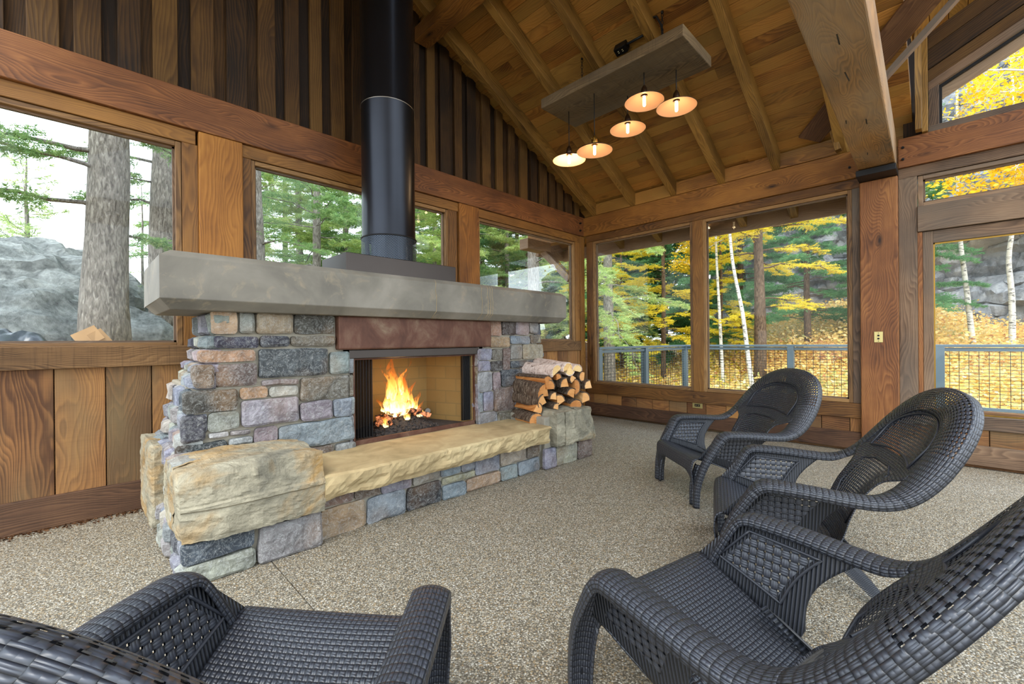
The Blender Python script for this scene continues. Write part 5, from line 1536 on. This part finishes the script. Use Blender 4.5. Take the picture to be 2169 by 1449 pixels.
def leaf_quads(P, size, rg, flat=0.5):
    N_ = len(P); n1 = rg.normal(size=(N_, 3)); n1[:, 2] *= flat; n1 /= np.linalg.norm(n1, axis=1, keepdims=True)
    n2 = np.cross(n1, rg.normal(size=(N_, 3))); n2 /= np.linalg.norm(n2, axis=1, keepdims=True)
    s_ = size * (0.6 + 0.8 * rg.random((N_, 1)))
    v = np.empty((N_, 4, 3)); v[:, 0] = P - n1 * s_; v[:, 1] = P + n2 * s_ * 0.6; v[:, 2] = P + n1 * s_; v[:, 3] = P - n2 * s_ * 0.6
    return v.reshape(-1, 3)
def birch(name, label, loc, path, r0, crown=None, leaf='aspen', seed=3, group=None, nl=6000, ls=0.035, limbs=14):
    rg = np.random.default_rng(seed); rd = random.Random(seed)
    if loc[0] > 9: loc = (loc[0], loc[1], terrain(loc[0], loc[1]) - 0.1)
    t = thing(name, label, 'tree', loc, 0, group)
    P = [Vector(p) for p in path]; full = spline(P, 4)
    mb = MB(); mb.tube(full, [r0 * (1 - 0.7 * i / len(full)) for i in range(len(full))], 10, wob=0.08)
    mb.build('trunk', 'birch', t)
    br = MB(); tips = []
    z0, z1, rad = crown
    for k in range(limbs):
        f = k / limbs; z = z0 + (z1 - z0) * f
        i = min(range(len(full)), key=lambda q: abs(full[q].z - z)); c = full[i]
        a = rd.random() * 6.28; L = rad * (1 - 0.5 * f) * rd.uniform(0.6, 1.1)
        pts = [c + Vector((math.cos(a), math.sin(a), 0.45)) * L * s_ + Vector((rd.gauss(0, 0.05), rd.gauss(0, 0.05), rd.gauss(0, 0.05))) * L * s_ for s_ in (0, 0.25, 0.5, 0.75, 1.0)]
        br.tube(pts, [r0 * 0.28, r0 * 0.22, r0 * 0.16, r0 * 0.10, r0 * 0.05], 6, caps=False)
        for p in pts[2:]:
            for m_ in range(4):
                e = p + Vector((rd.gauss(0, 1), rd.gauss(0, 1), rd.gauss(0, 0.7))) * L * 0.22
                br.tube([p, e], [r0 * 0.06, r0 * 0.03], 4, caps=False); tips.append(e); tips.append(p.lerp(e, 0.5))
    br.build('branches', 'birch', t)
    tp = np.array([tuple(q) for q in tips]); idx = rg.integers(0, len(tp), nl)
    Pn = tp[idx] + rg.normal(size=(nl, 3)) * rad * 0.10
    rnd = np.clip(rg.random(len(tp))[idx] * 0.5 + rg.random(nl) * 0.5, 0, 1)
    np_mesh('foliage', leaf_quads(Pn, ls, rg), 4, leaf, rnd, t)
    return t

# ground: terrace behind the fireplace wall and rising slope behind the deck
mb = MB(); rows = []
xs = [-14 + 1.0 * i for i in range(75)]; ys = [-22 + 1.0 * j for j in range(68)]
for xx in xs:
    rows.append([Vector((xx, yy, terrain(xx, yy) if (xx > 6.0 or yy > 4.2) else -0.5)) for yy in ys])
mb.surf(rows, lambda i, j: (i, j))
struct(mb.build('ground', 'ground'))
# deck outside
struct(onebox('deck_floor', 5.72, 9.28, -6.0, 4.06, -0.12, -0.02, 'deck'))

# deck railing
rl_ = thing('deck_railing', 'grey metal deck railing with black wire mesh panels outside the windows', 'railing', (9.2, -1, 0))
def rail_run(a, b, posts):
    a = Vector(a); b = Vector(b)
    d = (b - a).normalized()
    mb = MB(); mb.beam(a + Vector((0, 0, 1.02)), b + Vector((0, 0, 1.02)), 0.09, 0.04); mb.beam(a + Vector((0, 0, 0.965)), b + Vector((0, 0, 0.965)), 0.04, 0.05); obj_under(mb, 'top_rail', 'rail', rl_, bevel=0.005)
    mb = MB(); mb.beam(a + Vector((0, 0, 0.11)), b + Vector((0, 0, 0.11)), 0.045, 0.045); obj_under(mb, 'bottom_rail', 'rail', rl_, bevel=0.004)
    for s_ in posts:
        p = a + d * s_
        mb = MB(); mb.obox(p + Vector((0, 0, 0.47)), (d, d.cross(Vector((0, 0, 1))), (0, 0, 1)), (0.05, 0.05, 0.53)); obj_under(mb, 'post', 'rail', rl_, bevel=0.004)
    mb = MB(); L = (b - a).length; s_ = 0.0
    while s_ < L:
        p = a + d * s_; mb.beam(p + Vector((0, 0, 0.13)), p + Vector((0, 0, 0.945)), 0.005, 0.005, up=(0.3, 0.7, 0)); s_ += 0.10
    for k in range(1, 17):
        z = 0.13 + 0.05 * k; mb.beam(a + Vector((0, 0, z)), b + Vector((0, 0, z)), 0.006, 0.006)
    obj_under(mb, 'wire_mesh', 'wire', rl_)
rail_run((9.2, 4.0, 0), (9.2, -6.0, 0), (0, 1.96, 3.9, 5.84, 7.8, 9.7))
rail_run((5.9, 4.0, 0), (9.15, 4.0, 0), (0.03, 1.55))

# rock outcrop outside the left window, made of a few big boulders
def rockm(name, label, cat, c, s_, seed, mat='rock', res=40, amp=0.35, ridg=1.0, group=None):
    mb = MB(); rows = []
    for i in range(res + 1):
        th = math.pi * i / res; row = []
        for j in range(res * 2):
            ph = math.pi * j / res; d = Vector((math.sin(th) * math.cos(ph), math.sin(th) * math.sin(ph), math.cos(th)))
            q = Vector((abs(d.x) ** 0.7 * math.copysign(1, d.x), abs(d.y) ** 0.7 * math.copysign(1, d.y), abs(d.z) ** 0.7 * math.copysign(1, d.z)))
            p = Vector((q.x * s_[0], q.y * s_[1], q.z * s_[2]))
            k = p * 0.7 + Vector((seed * 7.1, seed * 3.3, 0))
            n1 = noise.ridged_multi_fractal(k, 0.9, 2.2, 5, 1.0, 2.0) * 0.22 * ridg
            cell = noise.voronoi(k * 1.6)[0]; n2 = -0.5 * max(0, 0.16 - (cell[1] - cell[0])) * 3
            p += d * (amp * (n1 + n2 + 0.25 * noise.noise(k * 5)))
            row.append(Vector(c) + p)
        rows.append(row)
    mb.surf(rows, sm=False, closed=True)
    return tag(mb.build(name, mat), label, cat, group)
rockm('rock_outcrop', 'broad grey rock outcrop with dark cracks outside the corner window, tallest hump', 'rock', (-1.0, 11.6, 1.2), (1.9, 1.6, 1.65), 1, amp=0.6)
rockm('rock_outcrop', 'lower grey boulder in front of the tall rock hump, near the plastic sheet', 'rock', (-0.9, 9.6, 0.7), (1.3, 0.9, 1.25), 2, amp=0.45)
rockm('rock_outcrop', 'grey rock slab behind the two big fir trunks', 'rock', (1.3, 12.6, 0.9), (1.3, 1.3, 1.15), 3, amp=0.45)
rockm('rock_outcrop', 'grey rock face between the two big fir trunks at window sill height', 'rock', (0.75, 9.7, 0.9), (0.62, 0.7, 0.75), 5, amp=0.35)
# black plastic sheet and a torn box on the terrace
mb = MB(); rows = []
for i in range(36):
    row = []
    for j in range(16):
        a, b = i / 35, j / 15
        h = 0.20 * math.exp(-((a - 0.35) ** 2) * 18) * math.sin(math.pi * b) + 0.07 * math.sin(math.pi * b) * abs(noise.noise(Vector((a * 7, b * 5, 2)))) * 3
        row.append(Vector((-0.95 + 1.25 * a, 6.05 + 0.6 * b, 1.06 + h + 0.02 * math.sin(a * 60) * b)))
    rows.append(row)
mb.surf(rows); tag(mb.build('plastic_sheet', 'tarp', solid=0.004), 'crumpled black plastic sheet lying at the foot of the grey rocks', 'plastic sheet')
cb = thing('cardboard_box', 'open cardboard box with raised flaps beside the black plastic sheet', 'box', (0.0, 6.1, 1.0))
mb = MB(); mb.beam((-0.12, 6.0, 1.10), (0.10, 6.05, 1.10), 0.01, 0.16); mb.beam((0.10, 6.05, 1.10), (0.06, 6.3, 1.10), 0.01, 0.16); mb.beam((-0.12, 6.0, 1.10), (-0.16, 6.25, 1.10), 0.01, 0.16); obj_under(mb, 'box_side', 'card', cb)
mb = MB(); mb.beam((0.08, 6.1, 1.17), (0.0, 6.12, 1.30), 0.2, 0.008, up=(0, 1, 0)); mb.beam((0.09, 6.1, 1.17), (0.19, 6.12, 1.24), 0.2, 0.008, up=(0, 1, 0)); obj_under(mb, 'flap', 'card', cb)

# two big firs close outside the corner window
conifer('fir_tree', 'big grey barked fir trunk close outside the corner window', 'tree', (0.26, 8.2, 0.8), 11, 3.0, 2.1, 34, 'fir', 'bark', tr=0.27, ns=0.055, nw=0.006, per=16, seed=4, tw=0.18, sparse=1.7,
        limbs=[(3.0, 3.35, 2.2), (3.9, 2.6, 2.4), (3.35, 0.3, 1.3), (2.2, 3.0, 2.0), (4.2, 3.3, 2.6), (3.6, 3.9, 2.2), (4.5, 0.1, 1.6), (1.9, 0.1, 0.9), (2.75, 3.6, 1.9), (4.0, 0.6, 1.5)])
conifer('fir_tree', 'second fir trunk behind the big one, half covered by the window trim', 'tree', (1.04, 9.4, 0.8), 12, 2.6, 2.4, 26, 'fir', 'bark', tr=0.24, ns=0.055, nw=0.006, per=16, seed=9, tw=0.18, sparse=1.6,
        limbs=[(3.4, 3.0, 1.4), (2.7, 2.9, 1.1), (4.1, 3.4, 1.5), (3.1, 3.3, 0.9), (4.6, 2.9, 1.6)])
conifer('fir_tree', 'dark fir trunk at the left edge of the middle window', 'tree', (2.75, 10.8, 0.3), 12, 2.6, 1.8, 30, 'fir', 'bark', tr=0.19, ns=0.06, nw=0.006, per=12, seed=12)
conifer('young_pine', 'small young pine standing on the rocks left of the big trunk', 'tree', (-0.75, 12.6, 2.4), 2.6, 0.8, 0.3, 26, 'firlight', 'bark', tr=0.05, ns=0.12, nw=0.006, per=9, seed=15, tw=0.1, droop=-0.3)
conifer('young_pine', 'feathery young larch behind the concrete mantel end', 'tree', (0.95, 12.4, 1.2), 3.6, 0.7, 0.8, 24, 'firlight', 'bark', tr=0.04, ns=0.05, nw=0.005, per=8, seed=17, tw=0.12)

# woods behind the fireplace wall: a few tree shapes copied many times
WG = 'conifers of the woods behind the fireplace wall'
protoA = conifer('fir_tree', 'green fir in the woods behind the fireplace wall', 'tree', (4.6, 12.2, 0.2), 13, 2.9, 0.9, 60, 'fir', 'bark', group=WG, tr=0.13, ns=0.08, nw=0.009, per=11, seed=21)
protoB = conifer('fir_tree', 'green fir in the woods behind the fireplace wall', 'tree', (6.6, 11.0, 0.0), 12, 2.6, 0.5, 60, 'firlight', 'bark', group=WG, tr=0.12, ns=0.08, nw=0.009, per=11, seed=22)
protoC = conifer('spruce_tree', 'dark spruce of the forest beyond the deck', 'tree', (22.0, 13.0, 0.0), 16, 3.4, 1.6, 84, 'firdark', 'barkdark', group='dark spruces of the forest beyond the deck', tr=0.17, ns=0.11, nw=0.014, per=12, seed=23)
protoD = conifer('larch_tree', 'yellow larch among the spruces beyond the deck', 'tree', (15.6, 7.6, -0.2), 11, 1.9, 1.4, 60, 'larch', 'barkdark', group='yellow larches beyond the deck', tr=0.10, ns=0.06, nw=0.010, per=13, seed=24, tw=0.2)
rw = random.Random(77)
for (x, y, rz, s_, p) in [(3.6, 14.5, 1.2, 1.0, 'B'), (5.3, 15.6, 2.2, 1.1, 'A'), (6.1, 13.8, 3.9, 0.9, 'B'), (7.4, 14.6, 0.5, 1.05, 'A'), (8.6, 12.4, 1.9, 0.95, 'B'), (9.3, 15.0, 2.9, 1.1, 'A'),
                          (10.4, 12.4, 4.1, 1.0, 'B'), (11.6, 14.5, 5.0, 1.1, 'A'), (7.9, 17.8, 0.9, 1.2, 'B'), (12.6, 11.6, 1.4, 0.9, 'B'), (10.6, 18.5, 2.0, 1.2, 'A'), (13.8, 14.2, 3.4, 1.1, 'A'), (4.4, 18.5, 0.2, 1.2, 'A'), (6.2, 20, 0.7, 1.2, 'B')]:
    o = copy_tree(protoB if p == 'B' else protoA); o.location = (x, y, terrain(x, y) - 0.1); o.rotation_euler = (0, 0, rz); o.scale = (s_, s_, s_)
conifer('fir_tree', 'straight grey fir trunk seen through the right pane of the fireplace wall', 'tree', (7.35, 6.72, -0.4), 12, 2.2, 2.2, 30, 'firlight', 'bark', tr=0.16, ns=0.07, nw=0.007, per=12, seed=31, droop=0.3)
conifer('fir_tree', 'grey fir at the left edge of the first big window with mossy drooping limbs', 'tree', (12.4, 7.95, -0.8), 12, 3.0, 2.4, 46, 'firlight', 'bark', tr=0.20, ns=0.07, nw=0.008, per=12, seed=33, droop=0.3)
# forest beyond the deck
for k, (x, y, s_) in enumerate([(19.5, 15.5, 0.95), (24.5, 15.2, 1.15), (17.8, 12.4, 0.8), (21.5, 10.4, 0.95), (26.5, 11.2, 1.25), (24.3, 7.6, 1.0), (16.5, 15.5, 0.9), (19.9, 8.1, 0.72), (27.0, 17.5, 1.2), (31, 15, 1.4), (33, 20, 1.5), (29, 22, 1.4), (24, 22.5, 1.4), (19.5, 22.5, 1.3), (15.5, 21.5, 1.2), (22.5, 18.0, 1.1), (18.6, 18.3, 1.1), (14.5, 18.0, 1.1)]):
    o = copy_tree(protoC); o.location = (x, y, terrain(x, y) - 0.1); o.rotation_euler = (0, 0, k * 1.3); o.scale = (s_, s_, s_)
conifer('spruce_tree', 'green spruce in front of the grey cliff, seen in the second big window', 'tree', (20.4, 3.95, 0.9), 9.5, 2.7, 1.2, 70, 'firdark', 'barkdark', tr=0.13, ns=0.09, nw=0.011, per=13, seed=41)
conifer('spruce_tree', 'green spruce at the left edge of the door pane, drooping boughs', 'tree', (21.0, 0.95, 1.0), 10, 2.1, 1.5, 54, 'firdark', 'barkdark', tr=0.12, ns=0.09, nw=0.010, per=12, seed=43)
conifer('larch_tree', 'big golden larch with a dark trunk in the second big window', 'tree', (15.4, 4.28, -0.35), 11.5, 2.1, 2.3, 44, 'larch', 'barkdark', tr=0.19, ns=0.055, nw=0.008, per=15, seed=45, tw=0.20, droop=0.1,
        limbs=[(3.0, -1.1, 1.7), (2.55, 2.4, 1.3), (4.0, -1.2, 2.2), (4.6, -0.9, 2.0), (5.2, -1.1, 2.6), (5.7, -1.4, 2.4), (2.7, -1.6, 1.4), (5.0, 2.0, 1.7), (6.2, 1.9, 1.8)])
for k, (x, y, s_) in enumerate([(17.8, 6.3, 0.8), (13.9, 9.4, 0.85), (17.6, 10.6, 0.9)]):
    o = copy_tree(protoD); o.location = (x, y, terrain(x, y) - 0.1); o.rotation_euler = (0, 0, 1 + k * 2.1); o.scale = (s_, s_, s_)
# birches and aspens
birch('birch_tree', 'leaning white birch with dark marks, left of the golden larch', (13.55, 4.15, -0.5), [(0, -0.25, 0), (0, -0.1, 1.2), (0.0, 0.05, 2.6), (0.0, 0.32, 4.2), (0, 0.42, 6.0), (0, 0.45, 8)], 0.072, (5.0, 8.0, 1.2), seed=5, nl=3500)
birch('birch_tree', 'thin straight birch behind the leaning one', (15.0, 5.35, -0.5), [(0, -0.1, 0), (0, 0, 2.5), (0, 0.1, 5), (0, 0.1, 8)], 0.06, (5.0, 8.0, 1.2), seed=6, nl=3500)
birch('birch_tree', 'slim birch at the left side of the second big window', (15.6, 6.3, -0.4), [(0, 0.2, 0), (0, 0, 2.5), (0, -0.15, 5), (0, -0.2, 8)], 0.05, (4.5, 8.0, 1.3), seed=7, nl=4000)
birch('aspen_tree', 'first white aspen trunk in the door pane, next to the spruce', (20.6, -0.42, 1.0), [(0, -0.15, 0), (0, 0, 2.0), (0, 0.16, 4.0), (0, 0.2, 6.0), (0, 0.2, 9.5)], 0.085, (5.6, 9.5, 1.5), seed=8, nl=2500, ls=0.05)
birch('aspen_tree', 'second white aspen trunk in the door pane, farther from the spruce', (20.6, -1.38, 1.0), [(0, 0, 0), (0, 0.0, 2.0), (0, 0.06, 3.2), (0, -0.05, 4.5), (0, -0.1, 6.5), (0, 0, 10)], 0.085, (5.4, 10, 1.7), seed=9, nl=3000, ls=0.05)
birch('aspen_tree', 'yellow aspen crown filling the narrow transom window', (14.5, -1.2, 0.2), [(0, -1.6, 0), (0, -1.4, 3), (0, -1.0, 5.5), (0, -0.4, 7.6), (0, -0.2, 11)], 0.11, (4.2, 10.5, 2.2), seed=10, nl=2400, ls=0.05, limbs=30)
birch('aspen_tree', 'yellow aspen behind the transom window with drooping leaf clusters', (17.5, -2.6, 0.8), [(0, 0, 0), (0, 0.2, 3), (0, 0.4, 6), (0, 0.4, 11)], 0.10, (4.4, 7.4, 2.4), seed=13, nl=6000, ls=0.06, limbs=24)

# cliff
def cliff(name, label, x0, y0, x1, y1, zb, H, seed, lean=0.25):
    mb = MB(); rows = []; nx_, nz_ = 130, 80
    a = Vector((x0, y0, 0)); b = Vector((x1, y1, 0)); d = (b - a); nrm = Vector((-d.y, d.x, 0)).normalized()
    if nrm.x > 0: nrm = -nrm
    for i in range(nx_ + 1):
        row = []
        for j in range(nz_ + 1):
            u = i / nx_; v = j / nz_; p = a + d * u + Vector((0, 0, zb + H * v))
            k = Vector((p.x * 0.16 + p.y * 0.16, seed, p.z * 0.34 + 0.06 * p.y))
            led = noise.noise(Vector((p.y * 0.10, seed * 2, 0)))
            s1 = (p.z * 0.8 + 0.9 * led + 0.35 * noise.noise(Vector((p.y * 0.5, 0, p.z * 0.3)))) % 1.0
            off = 1.5 * noise.fractal(k, 0.8, 2.2, 6) + 0.35 * (s1 - 0.5) + 0.5 * noise.ridged_multi_fractal(Vector((p.y * 0.5, p.z * 0.7, seed)), 0.9, 2.1, 5, 1.0, 2.0) * 0.6
            off -= lean * H * v
            row.append(p + nrm * off)
        rows.append(row)
    mb.surf(rows, sm=False); o = mb.build(name, 'cliff', solid=0.6)
    return tag(o, label, 'cliff')
cliff('cliff', 'layered grey rock cliff rising behind the aspens in the door pane', 27.5, 3.0, 26.0, -14.0, 1.2, 14, 2, 0.12)
cliff('cliff', 'tall pale rock wall high behind the green spruce in the second window', 31.5, 12.0, 28.6, 3.3, 1.0, 22, 5, 0.12)

# autumn undergrowth on the slope: uncountable leaves
def scatter(name, label, mat, n, xr, yr, hfun, size, seed, cat='undergrowth', clump=0.35):
    rg = np.random.default_rng(seed)
    m = n // 40
    cx_ = rg.uniform(xr[0], xr[1], m); cy_ = rg.uniform(yr[0], yr[1], m)
    cz = np.array([terrain(a, b) for a, b in zip(cx_, cy_)]); ch_ = np.array([hfun(a, b) for a, b in zip(cx_, cy_)]) * rg.random(m) ** 0.7
    P = np.repeat(np.stack([cx_, cy_, cz + ch_], 1), 40, 0) + rg.normal(size=(m * 40, 3)) * np.array([clump, clump, clump * 0.45])
    big = np.array([noise.noise(Vector((a * 0.25, b * 0.25, 9))) for a, b in zip(cx_, cy_)]) * 0.5 + 0.52
    rnd = np.clip(np.repeat(big + 0.28 * rg.normal(size=m), 40) * 0.75 + 0.25 * rg.random(m * 40), 0, 1)
    o = np_mesh(name, leaf_quads(P, size, rg), 4, mat, rnd)
    return tag(o, label, cat, None, 'stuff')
scatter('undergrowth', 'orange and yellow autumn undergrowth covering the slope beyond the railing', 'brush', 170000, (9.8, 27), (-7, 12), lambda x, y: 0.22 + 0.2 * smooth(11, 20, x), 0.06, 51)
scatter('forest_undergrowth', 'yellow green undergrowth on the forest floor under the firs', 'larch', 30000, (8, 22), (5, 16), lambda x, y: 0.3, 0.05, 52)
scatter('bramble', 'yellow leaved weeds at the foot of the rocks', 'larch', 1600, (-0.5, 1.2), (6.5, 8.0), lambda x, y: 0.05, 0.03, 53, clump=0.12)

_rg = np.random.default_rng(90)
_n = 320
_P = np.stack([_rg.uniform(-0.4, 0.36, _n), 3.985 - np.abs(_rg.normal(size=_n)) * 0.05, np.full(_n, 0.006)], 1)
_v = leaf_quads(_P, 0.009, _rg, 0.1)
_v[:, 2] = np.clip(_v[:, 2], 0.001, 0.012)
M['litter'] = leafm('dry_needle_litter', ['3f2a1c', '5e402c', '7a5a40'])
tag(np_mesh('needle_litter', _v, 4, 'litter', _rg.random(_n)), 'dry brown needles and leaves blown along the foot of the wood wall', 'leaf litter', None, 'stuff')
